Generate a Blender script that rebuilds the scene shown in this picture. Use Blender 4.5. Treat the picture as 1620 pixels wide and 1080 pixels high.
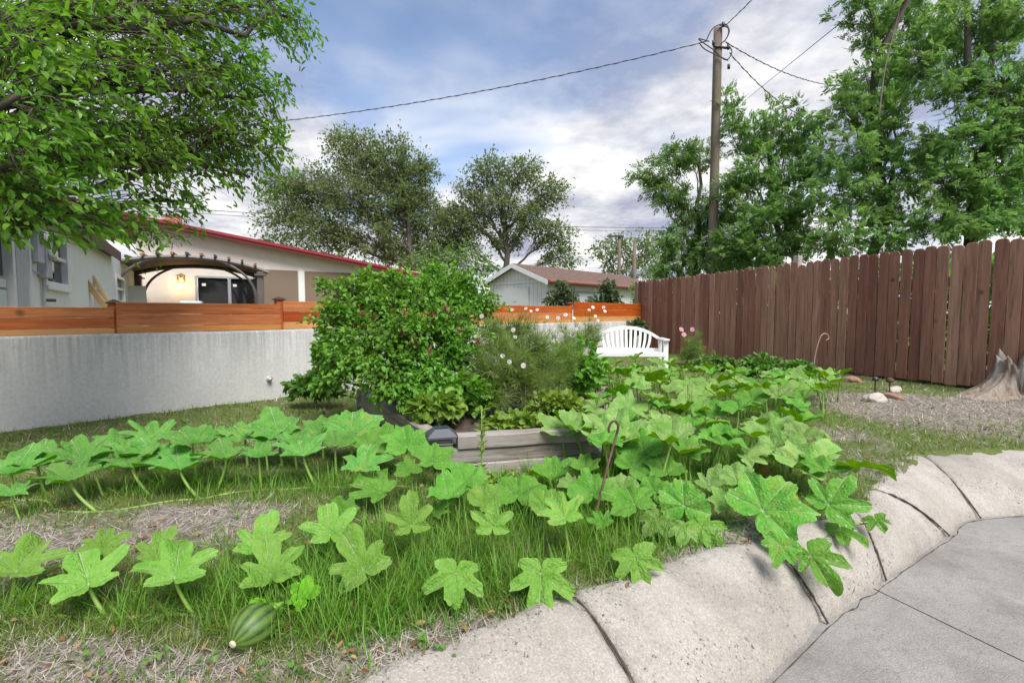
import bpy, bmesh, math, random
import numpy as np
from mathutils import Vector, Matrix, noise as mnoise
R = math.radians
scene = bpy.context.scene
for o in list(bpy.data.objects):
    bpy.data.objects.remove(o)
COL = scene.collection

# ------------------------------------------------------------------ camera
CAM = Vector((0, 0, 1.25)); FPX = 760.0; PITCH = math.atan(45 / 760)
cd = bpy.data.cameras.new('camera'); cam = bpy.data.objects.new('camera', cd); COL.objects.link(cam)
cam.location = CAM; cam.rotation_euler = (math.pi / 2 - PITCH, 0, 0)
cd.sensor_width = 36; cd.lens = FPX / 1620 * 36; cd.clip_start = 0.05; cd.clip_end = 3000
scene.camera = cam
scene.render.resolution_x = 1024; scene.render.resolution_y = 682
# ------------------------------------------------------------------ world, sun, exposure
SUN_EL, SUN_AZ = 56, 152      # degrees; azimuth clockwise from +Y (behind the camera, a little to the right)
world = bpy.data.worlds.new('World'); scene.world = world; world.use_nodes = True
def build_world():
    nt = world.node_tree; nt.nodes.clear()
    N = nt.nodes.new; L = nt.links.new
    out = N('ShaderNodeOutputWorld'); bg = N('ShaderNodeBackground'); bg.inputs['Strength'].default_value = 0.06
    sky = N('ShaderNodeTexSky'); sky.sky_type = 'NISHITA'; sky.sun_disc = False
    sky.sun_elevation = R(SUN_EL); sky.sun_rotation = R(SUN_AZ); sky.altitude = 1600
    tc = N('ShaderNodeTexCoord'); sep = N('ShaderNodeSeparateXYZ'); L(tc.outputs['Generated'], sep.inputs[0])
    def math_(op, a, b=None):
        n = N('ShaderNodeMath'); n.operation = op
        for k, v in enumerate((a, b)):
            if v is None: continue
            if isinstance(v, (int, float)): n.inputs[k].default_value = v
            else: L(v, n.inputs[k])
        return n.outputs[0]
    zc = math_('MAXIMUM', sep.outputs['Z'], 0.0)
    den = math_('ADD', zc, 0.16)
    comb = N('ShaderNodeCombineXYZ')
    L(math_('DIVIDE', sep.outputs['X'], den), comb.inputs[0]); L(math_('DIVIDE', sep.outputs['Y'], den), comb.inputs[1])
    mp = N('ShaderNodeMapping'); mp.inputs['Location'].default_value = (5, 2, 3); mp.inputs['Scale'].default_value = (1.0, 1.0, 1); L(comb.outputs[0], mp.inputs[0])
    n1 = N('ShaderNodeTexNoise'); n1.inputs['Scale'].default_value = 0.62; n1.inputs['Detail'].default_value = 4; n1.inputs['Roughness'].default_value = 0.55; n1.inputs['Distortion'].default_value = 0.5; L(mp.outputs[0], n1.inputs['Vector'])
    n2 = N('ShaderNodeTexNoise'); n2.inputs['Scale'].default_value = 1.35; n2.inputs['Detail'].default_value = 6; n2.inputs['Roughness'].default_value = 0.62; L(mp.outputs[0], n2.inputs['Vector'])
    # broken cloud deck: cover falls with elevation
    cov = math_('SUBTRACT', n1.outputs['Fac'], math_('MULTIPLY', math_('MINIMUM', zc, 0.5), 0.45))
    rm = N('ShaderNodeMapRange'); rm.interpolation_type = 'SMOOTHSTEP'
    rm.inputs['From Min'].default_value = 0.13; rm.inputs['From Max'].default_value = 0.42; L(cov, rm.inputs['Value'])
    cr = N('ShaderNodeValToRGB'); e = cr.color_ramp.elements
    e[0].position = 0.40; e[0].color = (2.05, 2.17, 2.75, 1); e[1].position = 0.60; e[1].color = (5.2, 5.12, 5.02, 1)
    L(n2.outputs['Fac'], cr.inputs[0])
    mix = N('ShaderNodeMix'); mix.data_type = 'RGBA'
    L(rm.outputs[0], mix.inputs['Factor']); L(sky.outputs[0], mix.inputs[6]); L(cr.outputs[0], mix.inputs[7])
    L(mix.outputs[2], bg.inputs['Color']); L(bg.outputs[0], out.inputs[0])
build_world()
sd_ = bpy.data.lights.new('sun', 'SUN'); sd_.energy = 1.5; sd_.angle = R(32); sd_.color = (1, 0.96, 0.9)
sun = bpy.data.objects.new('sun', sd_); COL.objects.link(sun); sun.location = (4, -6, 12)
_az, _el = R(SUN_AZ), R(SUN_EL)
sdir = Vector((math.sin(_az) * math.cos(_el), math.cos(_az) * math.cos(_el), math.sin(_el)))
sun.rotation_euler = sdir.to_track_quat('Z', 'Y').to_euler()
vs = scene.view_settings; vs.view_transform = 'Standard'; vs.look = 'None'; vs.gamma = 1; vs.exposure = 1.9; vs.use_curve_mapping = False
scene.cycles.max_bounces = 6; scene.cycles.transparent_max_bounces = 4

# ------------------------------------------------------------------ pixel helpers (photo pixels, 1620x1080) -> real places
cp, sp_ = math.cos(PITCH), math.sin(PITCH)
def ray(px, py):
    xc = (px - 810) / FPX; yc = (540 - py) / FPX
    return Vector((xc, cp + yc * sp_, -sp_ + yc * cp))
def P(px, py, Y):
    d = ray(px, py); return CAM + d * (Y / d.y)
def G(px, py, z=0.25):
    d = ray(px, py); return CAM + d * ((z - CAM.z) / d.z)

# ------------------------------------------------------------------ small numpy noise
class VN:
    def __init__(s, seed, n=64):
        s.n = n; s.t = np.random.RandomState(seed).rand(n, n)
    def __call__(s, x, y):
        x = np.asarray(x, float); y = np.asarray(y, float)
        xi = np.floor(x).astype(int); yi = np.floor(y).astype(int); fx = x - xi; fy = y - yi
        fx = fx * fx * (3 - 2 * fx); fy = fy * fy * (3 - 2 * fy); n = s.n; t = s.t
        a = t[xi % n, yi % n]; b = t[(xi + 1) % n, yi % n]; c = t[xi % n, (yi + 1) % n]; d = t[(xi + 1) % n, (yi + 1) % n]
        return (a * (1 - fx) + b * fx) * (1 - fy) + (c * (1 - fx) + d * fx) * fy
    def fbm(s, x, y, o=4):
        v = 0; a = 0.5; tot = 0
        for k in range(o):
            v = v + a * s(x * 2 ** k + 17.3 * k, y * 2 ** k + 9.1 * k); tot += a; a *= 0.5
        return v / tot
vn1, vn2, vn3 = VN(1), VN(2), VN(3)

# ------------------------------------------------------------------ mesh / object helpers
def mesh_from(name, v, f, mats=(), smooth=False, mi=None, attrs=None):
    v = np.asarray(v, np.float32).reshape(-1, 3)
    me = bpy.data.meshes.new(name)
    if isinstance(f, np.ndarray):
        k = f.shape[1]; nf = len(f)
        me.vertices.add(len(v)); me.vertices.foreach_set('co', v.ravel())
        me.loops.add(nf * k); me.loops.foreach_set('vertex_index', f.astype(np.int32).ravel())
        me.polygons.add(nf); me.polygons.foreach_set('loop_start', np.arange(0, nf * k, k, dtype=np.int32))
        me.polygons.foreach_set('loop_total', np.full(nf, k, np.int32))
    else:
        me.from_pydata([tuple(map(float, q)) for q in v], [], [tuple(int(i) for i in q) for q in f])
    me.update(calc_edges=True)
    for m in mats: me.materials.append(m)
    if mi is not None: me.polygons.foreach_set('material_index', np.asarray(mi, np.int32))
    me.polygons.foreach_set('use_smooth', np.full(len(me.polygons), smooth))
    if attrs:
        for k, a in attrs.items():
            at = me.attributes.new(k, 'FLOAT', 'POINT'); at.data.foreach_set('value', np.asarray(a, np.float32))
    me.validate(); return me
def link(name, me, parent=None, M=None, kind=None):
    o = bpy.data.objects.new(name, me); COL.objects.link(o)
    if M is not None: o.matrix_basis = M
    if parent is not None: adopt(o, parent)
    if kind: o['kind'] = kind
    return o
def world_of(o):
    m = o.matrix_basis.copy()
    if o.parent is not None: m = world_of(o.parent) @ o.matrix_parent_inverse @ m
    return m
def adopt(o, parent):
    o.parent = parent; o.matrix_parent_inverse = world_of(parent).inverted()
def thing(name, label, cat, loc=(0, 0, 0), group=None):
    o = bpy.data.objects.new(name, None); COL.objects.link(o); o.location = loc; o.empty_display_size = 0.1
    o.matrix_basis = Matrix.Translation(Vector(loc)); tag(o, label, cat, group); return o
def tag(o, label, cat, group=None):
    o['label'] = label; o['category'] = cat
    if group: o['group'] = group
    return o
class MB:
    """collects polygons, builds one mesh"""
    def __init__(s): s.v = []; s.f = []; s.m = []
    def add(s, v, f, m=0):
        b = len(s.v); s.v.extend([tuple(q) for q in v]); s.f.extend([tuple(i + b for i in q) for q in f]); s.m.extend([m] * len(f)); return s
    def hexa(s, p, a, b, c, m=0):
        p, a, b, c = map(Vector, (p, a, b, c))
        v = [p, p + a, p + a + b, p + b, p + c, p + a + c, p + a + b + c, p + b + c]
        f = [(0, 3, 2, 1), (4, 5, 6, 7), (0, 1, 5, 4), (1, 2, 6, 5), (2, 3, 7, 6), (3, 0, 4, 7)]
        if a.cross(b).dot(c) < 0: f = [q[::-1] for q in f]
        return s.add(v, f, m)
    def box(s, lo, hi, m=0):
        lo = Vector(lo); hi = Vector(hi); d = hi - lo
        return s.hexa(lo, (d.x, 0, 0), (0, d.y, 0), (0, 0, d.z), m)
    def tube(s, pts, rad, n=6, m=0, cap=True):
        v, f = tube(pts, rad, n, cap); return s.add(v, f, m)
    def mesh(s, name, mats, smooth=False): return mesh_from(name, s.v, s.f, mats, smooth, s.m)
    def build(s, name, mats, parent=None, smooth=False, bevel=0, M=None, kind=None):
        if not isinstance(mats, (list, tuple)): mats = [mats]
        me = s.mesh(name, mats, smooth)
        if bevel:
            bm = bmesh.new(); bm.from_mesh(me)
            bmesh.ops.bevel(bm, geom=list(bm.edges), offset=bevel, segments=1, affect='EDGES', profile=0.6)
            bm.to_mesh(me); bm.free()
        return link(name, me, parent, M, kind)
def frame_of(t):
    t = t / (np.linalg.norm(t) + 1e-9)
    a = np.array((0, 0, 1.0)) if abs(t[2]) < 0.9 else np.array((1.0, 0, 0))
    u = np.cross(a, t); u /= np.linalg.norm(u); return u, np.cross(t, u)
def tube(pts, rad, n=6, cap=True):
    p = np.asarray([tuple(q) for q in pts], float); k = len(p)
    rad = np.broadcast_to(np.asarray(rad, float), (k,))
    t = np.gradient(p, axis=0); u, w = frame_of(t.mean(axis=0) if np.linalg.norm(t.mean(axis=0)) > 1e-6 else t[0])
    ang = np.arange(n) * 2 * math.pi / n
    V = []
    for i in range(k):
        ti = t[i] / (np.linalg.norm(t[i]) + 1e-9)
        ui = u - ti * u.dot(ti)
        if np.linalg.norm(ui) < 0.05: ui, _ = frame_of(ti)
        ui = ui / np.linalg.norm(ui); wi = np.cross(ti, ui); u = ui
        V.append(p[i] + rad[i] * (np.cos(ang)[:, None] * ui + np.sin(ang)[:, None] * wi))
    V = np.concatenate(V); F = []
    for i in range(k - 1):
        for j in range(n):
            a = i * n + j; b = i * n + (j + 1) % n
            F.append((a, b, b + n, a + n))
    if cap:
        F.append(tuple(range(n - 1, -1, -1))); F.append(tuple((k - 1) * n + j for j in range(n)))
    return V.tolist(), F
def bez(a, b, c, n=8):
    a, b, c = map(Vector, (a, b, c))
    return [a * (1 - t) ** 2 + b * 2 * t * (1 - t) + c * t * t for t in (i / (n - 1) for i in range(n))]
def catmull(pts, n=6):
    pts = [Vector(p) for p in pts]; out = []
    for i in range(len(pts) - 1):
        p0 = pts[max(i - 1, 0)]; p1 = pts[i]; p2 = pts[i + 1]; p3 = pts[min(i + 2, len(pts) - 1)]
        for k in range(n):
            t = k / n
            out.append(0.5 * (2 * p1 + (p2 - p0) * t + (2 * p0 - 5 * p1 + 4 * p2 - p3) * t * t + (3 * p1 - p0 - 3 * p2 + p3) * t ** 3))
    out.append(pts[-1]); return out
def scatter(tv, tf, pos, ax, nrm, scl):
    """copies of template (x = side, y = along, z = normal) -> one vertex / face array"""
    tv = np.asarray(tv, float); tf = np.asarray(tf, int); N = len(pos)
    ax = ax / (np.linalg.norm(ax, axis=1, keepdims=True) + 1e-9)
    nrm = nrm - ax * (nrm * ax).sum(1, keepdims=True); nrm = nrm / (np.linalg.norm(nrm, axis=1, keepdims=True) + 1e-9)
    sx = np.cross(ax, nrm)
    scl = np.asarray(scl, float)
    if scl.ndim == 1: scl = np.stack([scl] * 3, 1)
    V = pos[:, None, :] + (tv[None, :, 0, None] * scl[:, None, 0, None]) * sx[:, None, :] + (tv[None, :, 1, None] * scl[:, None, 1, None]) * ax[:, None, :] + (tv[None, :, 2, None] * scl[:, None, 2, None]) * nrm[:, None, :]
    F = tf[None, :, :] + (np.arange(N) * len(tv))[:, None, None]
    return V.reshape(-1, 3), F.reshape(-1, tf.shape[1])

# ------------------------------------------------------------------ materials
def S(v): return v
def newmat(name):
    m = bpy.data.materials.new(name); m.use_nodes = True; nt = m.node_tree
    b = nt.nodes['Principled BSDF']; return m, nt, b
class NB:
    def __init__(s, nt): s.nt = nt
    def n(s, t, **kw):
        x = s.nt.nodes.new(t)
        for k, v in kw.items(): setattr(x, k, v)
        return x
    def l(s, a, b): s.nt.links.new(a, b)
    def noise(s, scale, detail=4, rough=0.55, vec=None, dist=0.0):
        x = s.n('ShaderNodeTexNoise'); x.inputs['Scale'].default_value = scale; x.inputs['Detail'].default_value = detail
        x.inputs['Roughness'].default_value = rough; x.inputs['Distortion'].default_value = dist
        if vec is not None: s.l(vec, x.inputs['Vector'])
        return x.outputs['Fac']
    def coord(s, kind='Object', scale=(1, 1, 1), rot=(0, 0, 0)):
        t = s.n('ShaderNodeTexCoord'); m = s.n('ShaderNodeMapping'); m.inputs['Scale'].default_value = scale; m.inputs['Rotation'].default_value = rot
        s.l(t.outputs[kind], m.inputs[0]); return m.outputs[0]
    def pos(s, scale=(1, 1, 1)):
        t = s.n('ShaderNodeNewGeometry'); m = s.n('ShaderNodeMapping'); m.inputs['Scale'].default_value = scale
        s.l(t.outputs['Position'], m.inputs[0]); return m.outputs[0]
    def ramp(s, fac, *els):
        r = s.n('ShaderNodeValToRGB'); e = r.color_ramp.elements
        while len(e) < len(els): e.new(0.5)
        for i, (p, c) in enumerate(els):
            e[i].position = p; e[i].color = (*c, 1) if not isinstance(c, (int, float)) else (c, c, c, 1)
        s.l(fac, r.inputs[0]); return r.outputs[0]
    def mix(s, fac, a, b, blend='MIX'):
        m = s.n('ShaderNodeMix', data_type='RGBA', blend_type=blend)
        for i, v in ((0, fac), (6, a), (7, b)):
            if isinstance(v, (int, float)): m.inputs[i].default_value = v
            elif isinstance(v, tuple): m.inputs[i].default_value = (*v, 1)
            else: s.l(v, m.inputs[i])
        return m.outputs[2]
    def math(s, op, a, b=0.0):
        m = s.n('ShaderNodeMath', operation=op)
        for i, v in ((0, a), (1, b)):
            if isinstance(v, (int, float)): m.inputs[i].default_value = v
            else: s.l(v, m.inputs[i])
        return m.outputs[0]
    def attr(s, name):
        a = s.n('ShaderNodeAttribute', attribute_name=name); return a.outputs['Fac']
    def bump(s, h, strength=0.3, dist=0.01):
        b = s.n('ShaderNodeBump'); b.inputs['Strength'].default_value = strength; b.inputs['Distance'].default_value = dist
        s.l(h, b.inputs['Height']); return b.outputs[0]
    def hsv(s, col, h, sat, v):
        x = s.n('ShaderNodeHueSaturation')
        for nm, q in (('Hue', h), ('Saturation', sat), ('Value', v)):
            if isinstance(q, (int, float)): x.inputs[nm].default_value = q
            else: s.l(q, x.inputs[nm])
        if isinstance(col, tuple): x.inputs['Color'].default_value = (*col, 1)
        else: s.l(col, x.inputs['Color'])
        return x.outputs[0]
    def rng(s, v, a, b):
        m = s.n('ShaderNodeMapRange'); m.inputs['To Min'].default_value = a; m.inputs['To Max'].default_value = b; s.l(v, m.inputs['Value']); return m.outputs[0]
def plain(name, col, rough=0.6, metal=0.0, var=0.25, scale=6, bump=0.0, bscale=40):
    m, nt, b = newmat(name); q = NB(nt)
    c = q.coord('Object'); nz = q.noise(scale, 5, 0.6, c)
    q.l(q.mix(q.rng(nz, -0.1, 1.1), tuple(x * (1 - var) for x in col), tuple(min(1, x * (1 + var)) for x in col)), b.inputs['Base Color'])
    b.inputs['Roughness'].default_value = rough; b.inputs['Metallic'].default_value = metal
    if bump: q.l(q.bump(q.noise(bscale, 4, 0.6, c), bump, 0.01), b.inputs['Normal'])
    return m
def leafmat(name, c1, c2, trans=0.35, rough=0.5, hue=0.03, spec=0.35):
    """leaf: two greens picked leaf by leaf, light passes through"""
    m, nt, b = newmat(name); q = NB(nt)
    g = q.n('ShaderNodeNewGeometry'); rnd = g.outputs['Random Per Island']
    col = q.mix(rnd, c1, c2)
    n = q.noise(1.1, 3, 0.5, q.pos())
    col = q.hsv(col, q.rng(n, 0.5 - hue, 0.5 + hue), 1.0, q.rng(n, 0.75, 1.25))
    q.l(col, b.inputs['Base Color']); b.inputs['Roughness'].default_value = rough; b.inputs['Specular IOR Level'].default_value = spec
    t = q.n('ShaderNodeBsdfTranslucent'); q.l(q.hsv(col, 0.49, 1.1, 1.25), t.inputs['Color'])
    ms = q.n('ShaderNodeMixShader'); ms.inputs[0].default_value = trans
    q.l(b.outputs[0], ms.inputs[1]); q.l(t.outputs[0], ms.inputs[2]); q.l(ms.outputs[0], nt.nodes['Material Output'].inputs[0])
    return m
def woodmat(name, c1, c2, axis=2, rough=0.75, fine=1.0, knots=True, grey=None, rvar=0.25):
    """plank: grain stretched along one local axis, tone varies board by board"""
    m, nt, b = newmat(name); q = NB(nt)
    sc = [14 * fine, 14 * fine, 14 * fine]; sc[axis] = 0.9 * fine
    oi = q.n('ShaderNodeObjectInfo'); tc = q.n('ShaderNodeTexCoord'); mp = q.n('ShaderNodeMapping'); mp.inputs['Scale'].default_value = sc
    cx = q.n('ShaderNodeCombineXYZ'); q.l(q.math('MULTIPLY', oi.outputs['Random'], 37.0), cx.inputs[axis]); q.l(q.math('MULTIPLY', oi.outputs['Random'], 91.0), cx.inputs[(axis + 1) % 3])
    va = q.n('ShaderNodeVectorMath', operation='ADD'); q.l(tc.outputs['Object'], va.inputs[0]); q.l(cx.outputs[0], va.inputs[1]); q.l(va.outputs[0], mp.inputs[0])
    n1 = q.noise(1.6, 6, 0.62, mp.outputs[0], 0.8); n2 = q.noise(9, 5, 0.7, mp.outputs[0], 0.3)
    v = q.math('ADD', q.math('MULTIPLY', n1, 0.65), q.math('MULTIPLY', n2, 0.35))
    col = q.ramp(v, (0.3, c1), (0.68, c2))
    if knots:
        k = q.n('ShaderNodeTexVoronoi'); k.inputs['Scale'].default_value = 2.2; q.l(va.outputs[0], k.inputs['Vector'])
        kf = q.ramp(k.outputs['Distance'], (0.03, 1.0), (0.09, 0.0))
        col = q.mix(q.math('MULTIPLY', kf, 0.7), col, tuple(x * 0.35 for x in c1))
    if grey:
        g = q.ramp(q.noise(1.3, 4, 0.6, va.outputs[0]), (0.45, 0.0), (0.62, 0.8)); col = q.mix(g, col, grey)
    col = q.hsv(col, q.rng(oi.outputs['Random'], 0.49, 0.51), q.rng(oi.outputs['Random'], 1.08, 0.9), q.rng(oi.outputs['Random'], 1 - rvar, 1 + rvar))
    q.l(col, b.inputs['Base Color']); b.inputs['Roughness'].default_value = rough
    q.l(q.bump(v, 0.5, 0.006), b.inputs['Normal'])
    return m

MAT = {}
MAT['bark'] = plain('bark', (0.075, 0.06, 0.05), 0.95, var=0.5, scale=14, bump=0.8, bscale=22)
MAT['bark_grey'] = plain('bark_grey', (0.13, 0.115, 0.10), 0.95, var=0.4, scale=10, bump=0.6, bscale=15)
MAT['twig'] = plain('twig', (0.10, 0.085, 0.06), 0.9, var=0.3)
MAT['leaf_near'] = leafmat('leaf_near', (0.095, 0.23, 0.022), (0.22, 0.42, 0.06), 0.5, 0.4)
MAT['leaf_right'] = leafmat('leaf_right', (0.10, 0.215, 0.045), (0.23, 0.385, 0.12), 0.55, 0.5)
MAT['leaf_right_b'] = leafmat('leaf_right_b', (0.10, 0.20, 0.045), (0.21, 0.34, 0.10), 0.40, 0.5)
MAT['leaf_elm'] = leafmat('leaf_elm', (0.115, 0.17, 0.06), (0.24, 0.31, 0.13), 0.55, 0.6, 0.015)
MAT['leaf_bush'] = leafmat('leaf_bush', (0.08, 0.22, 0.02), (0.20, 0.42, 0.055), 0.4, 0.42)
MAT['leaf_bush_light'] = leafmat('leaf_bush_light', (0.14, 0.25, 0.03), (0.22, 0.35, 0.05), 0.35, 0.45)
MAT['leaf_cosmos'] = leafmat('leaf_cosmos', (0.13, 0.21, 0.04), (0.24, 0.33, 0.09), 0.4, 0.6)
MAT['leaf_weed'] = leafmat('leaf_weed', (0.075, 0.19, 0.03), (0.16, 0.31, 0.06), 0.35, 0.5)
MAT['leaf_shrub'] = leafmat('leaf_shrub', (0.07, 0.11, 0.045), (0.13, 0.175, 0.075), 0.3, 0.6)
MAT['grass'] = leafmat('grass', (0.10, 0.165, 0.03), (0.25, 0.30, 0.08), 0.4, 0.55, 0.02)
MAT['tall_grass'] = leafmat('tall_grass', (0.08, 0.22, 0.016), (0.20, 0.40, 0.05), 0.42, 0.5, 0.02)
MAT['straw'] = leafmat('straw', (0.27, 0.235, 0.19), (0.56, 0.51, 0.44), 0.2, 0.8, 0.01, 0.2)
MAT['white_plastic'] = plain('white_plastic', (0.78, 0.78, 0.77), 0.35, var=0.04, scale=3)
MAT['white_paint'] = plain('white_paint', (0.72, 0.72, 0.71), 0.5, var=0.06, scale=4)
MAT['petal_white'] = leafmat('petal_white', (0.72, 0.66, 0.68), (0.80, 0.78, 0.78), 0.3, 0.6, 0.0)
MAT['petal_pink'] = leafmat('petal_pink', (0.60, 0.28, 0.42), (0.70, 0.40, 0.52), 0.3, 0.6, 0.0)
MAT['petal_red'] = leafmat('petal_red', (0.16, 0.05, 0.03), (0.28, 0.13, 0.08), 0.2, 0.7, 0.0)
MAT['petal_yellow'] = plain('petal_yellow', (0.6, 0.38, 0.04), 0.7)
MAT['dark_metal'] = plain('dark_metal', (0.06, 0.05, 0.05), 0.45, 0.3, scale=8)
MAT['pergola_metal'] = plain('pergola_metal', (0.11, 0.09, 0.088), 0.5, 0.1, scale=5)
MAT['rust'] = plain('rust', (0.11, 0.065, 0.045), 0.85, 0.2, var=0.6, scale=30)
MAT['hook_copper'] = plain('hook_copper', (0.42, 0.25, 0.19), 0.6, 0.2, var=0.3, scale=25)
MAT['cable'] = plain('cable', (0.035, 0.035, 0.04), 0.6)
MAT['soil'] = plain('soil', (0.075, 0.055, 0.042), 0.95, var=0.6, scale=18, bump=1.0, bscale=45)
MAT['picket'] = woodmat('picket', (0.11, 0.044, 0.028), (0.37, 0.175, 0.112), 2, 0.7, 1.0, True, None, 0.34)
MAT['redwood'] = woodmat('redwood', (0.23, 0.040, 0.006), (0.60, 0.155, 0.022), 0, 0.6, 1.3, True, None, 0.2)
MAT['pinewood'] = woodmat('pinewood', (0.42, 0.17, 0.045), (0.66, 0.33, 0.10), 0, 0.6, 0.8, True, None, 0.12)
MAT['timber'] = woodmat('timber', (0.045, 0.032, 0.024), (0.40, 0.35, 0.30), 0, 0.9, 1.5, True, (0.34, 0.325, 0.31), 0.25)
MAT['pole_wood'] = woodmat('pole_wood', (0.075, 0.05, 0.036), (0.21, 0.155, 0.115), 2, 0.9, 0.8, False, (0.15, 0.13, 0.11), 0.05)
MAT['lumber'] = woodmat('lumber', (0.42, 0.24, 0.10), (0.62, 0.42, 0.22), 2, 0.7, 1.0, True, None, 0.2)
MAT['red_metal'] = plain('red_metal', (0.27, 0.030, 0.035), 0.4, 0.1, var=0.12, scale=2)
MAT['brown_fabric'] = plain('brown_fabric', (0.10, 0.045, 0.032), 0.8, var=0.2)
MAT['brass'] = plain('brass', (0.30, 0.19, 0.06), 0.45, 0.6)
def glassmat():
    m, nt, b = newmat('dark_glass'); q = NB(nt)
    b.inputs['Base Color'].default_value = (0.012, 0.013, 0.014, 1); b.inputs['Roughness'].default_value = 0.06; b.inputs['IOR'].default_value = 1.5
    q.l(q.bump(q.noise(1.5, 2, 0.5, q.coord('Object')), 0.06, 0.02), b.inputs['Normal']); return m
MAT['glass'] = glassmat()
def stuccomat(name, c, streak=False, z0=0.25, z1=1.05):
    m, nt, b = newmat(name); q = NB(nt)
    p = q.pos()
    n = q.noise(3.5, 6, 0.65, p); f = q.noise(120, 3, 0.6, p)
    col = q.mix(q.rng(n, 0, 1), tuple(x * 0.86 for x in c), tuple(x * 1.12 for x in c))
    if streak:
        st = q.noise(1.0, 6, 0.7, q.pos((44, 44, 1.0)), 0.2)
        st2 = q.noise(1.0, 5, 0.7, q.pos((9, 9, 1.6)))
        sx = q.n('ShaderNodeSeparateXYZ'); q.l(p, sx.inputs[0])
        hh = q.n('ShaderNodeMapRange'); hh.inputs['From Min'].default_value = z0 + 0.1; hh.inputs['From Max'].default_value = z1; q.l(sx.outputs['Z'], hh.inputs['Value'])
        hv = q.math('POWER', hh.outputs[0], 1.4)
        dirt = q.math('MULTIPLY', q.ramp(q.math('ADD', q.math('MULTIPLY', st, 0.62), q.math('MULTIPLY', st2, 0.38)), (0.42, 0.0), (0.60, 1.0)), hv)
        col = q.mix(q.math('MULTIPLY', dirt, 0.72), col, (0.23, 0.225, 0.215))
        gr = q.ramp(q.noise(38, 4, 0.7, p), (0.42, 0.0), (0.62, 1.0))
        col = q.mix(q.math('MULTIPLY', gr, 0.22), col, (0.2, 0.2, 0.2))
    q.l(col, b.inputs['Base Color']); b.inputs['Roughness'].default_value = 0.92
    q.l(q.bump(q.math('ADD', f, q.math('MULTIPLY', n, 0.6)), 0.35, 0.006), b.inputs['Normal']); return m
MAT['wall_concrete'] = stuccomat('wall_concrete', (0.54, 0.53, 0.51), True)
MAT['stucco'] = stuccomat('stucco', (0.66, 0.60, 0.54)); MAT['stucco_white'] = stuccomat('stucco_white', (0.82, 0.78, 0.73))
def concretemat(name, c1, c2, dark, speck=0.5, crack=True, stain=0.5):
    m, nt, b = newmat(name); q = NB(nt); p = q.pos()
    n = q.noise(2.6, 7, 0.62, p, 0.4); n2 = q.noise(19, 5, 0.7, p); f = q.noise(190, 2, 0.6, p)
    col = q.mix(q.ramp(n, (0.3, 0.0), (0.7, 1.0)), c1, c2)
    g1 = q.noise(130, 3, 0.75, p); col = q.mix(q.math('MULTIPLY', q.ramp(g1, (0.42, 0.0), (0.60, 1.0)), 0.34), col, tuple(x * 0.62 for x in c1)); col = q.mix(q.math('MULTIPLY', q.ramp(g1, (0.36, 1.0), (0.46, 0.0)), 0.3), col, tuple(min(1, x * 1.4) for x in c2))
    col = q.mix(q.math('MULTIPLY', q.ramp(n2, (0.5, 0.0), (0.72, 1.0)), 0.35), col, dark)
    s = q.ramp(q.noise(62, 4, 0.75, p), (0.57, 0.0), (0.64, 1.0)); sm = q.ramp(q.noise(4.5, 4, 0.6, p), (0.42, 0.0), (0.62, 1.0))
    col = q.mix(q.math('MULTIPLY', q.math('MULTIPLY', s, sm), speck), col, tuple(x * 0.22 for x in dark))
    st = q.ramp(q.noise(1.7, 5, 0.6, p, 0.6), (0.5, 0.0), (0.72, 1.0)); col = q.mix(q.math('MULTIPLY', st, stain), col, dark)
    h = q.math('ADD', q.math('MULTIPLY', n2, 0.7), q.math('MULTIPLY', f, 0.35))
    if crack:
        mpc = q.n('ShaderNodeMapping'); mpc.inputs['Rotation'].default_value = (0, 0, 0.75); mpc.inputs['Scale'].default_value = (0.5, 3.2, 1); q.l(p, mpc.inputs[0])
        cn_ = q.noise(1.3, 5, 0.6, mpc.outputs[0], 0.3); ck = q.ramp(q.math('ABSOLUTE', q.math('SUBTRACT', cn_, 0.52)), (0.0, 1.0), (0.0025, 0.0))
        ck = q.math('MULTIPLY', ck, q.ramp(q.noise(3.1, 2, 0.5, p), (0.50, 0.0), (0.60, 1.0)))
        col = q.mix(q.math('MULTIPLY', ck, 0.4), col, tuple(x * 0.3 for x in dark)); h = q.math('SUBTRACT', h, q.math('MULTIPLY', ck, 1.0))
    q.l(col, b.inputs['Base Color']); b.inputs['Roughness'].default_value = 0.93
    q.l(q.bump(h, 0.9, 0.012), b.inputs['Normal']); return m
MAT['edging'] = concretemat('edging', (0.32, 0.285, 0.245), (0.45, 0.415, 0.375), (0.17, 0.155, 0.135), 1.0, False, 0.5)
MAT['patio'] = concretemat('patio', (0.235, 0.222, 0.205), (0.33, 0.315, 0.295), (0.115, 0.108, 0.10), 0.7, False, 0.7)

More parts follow.
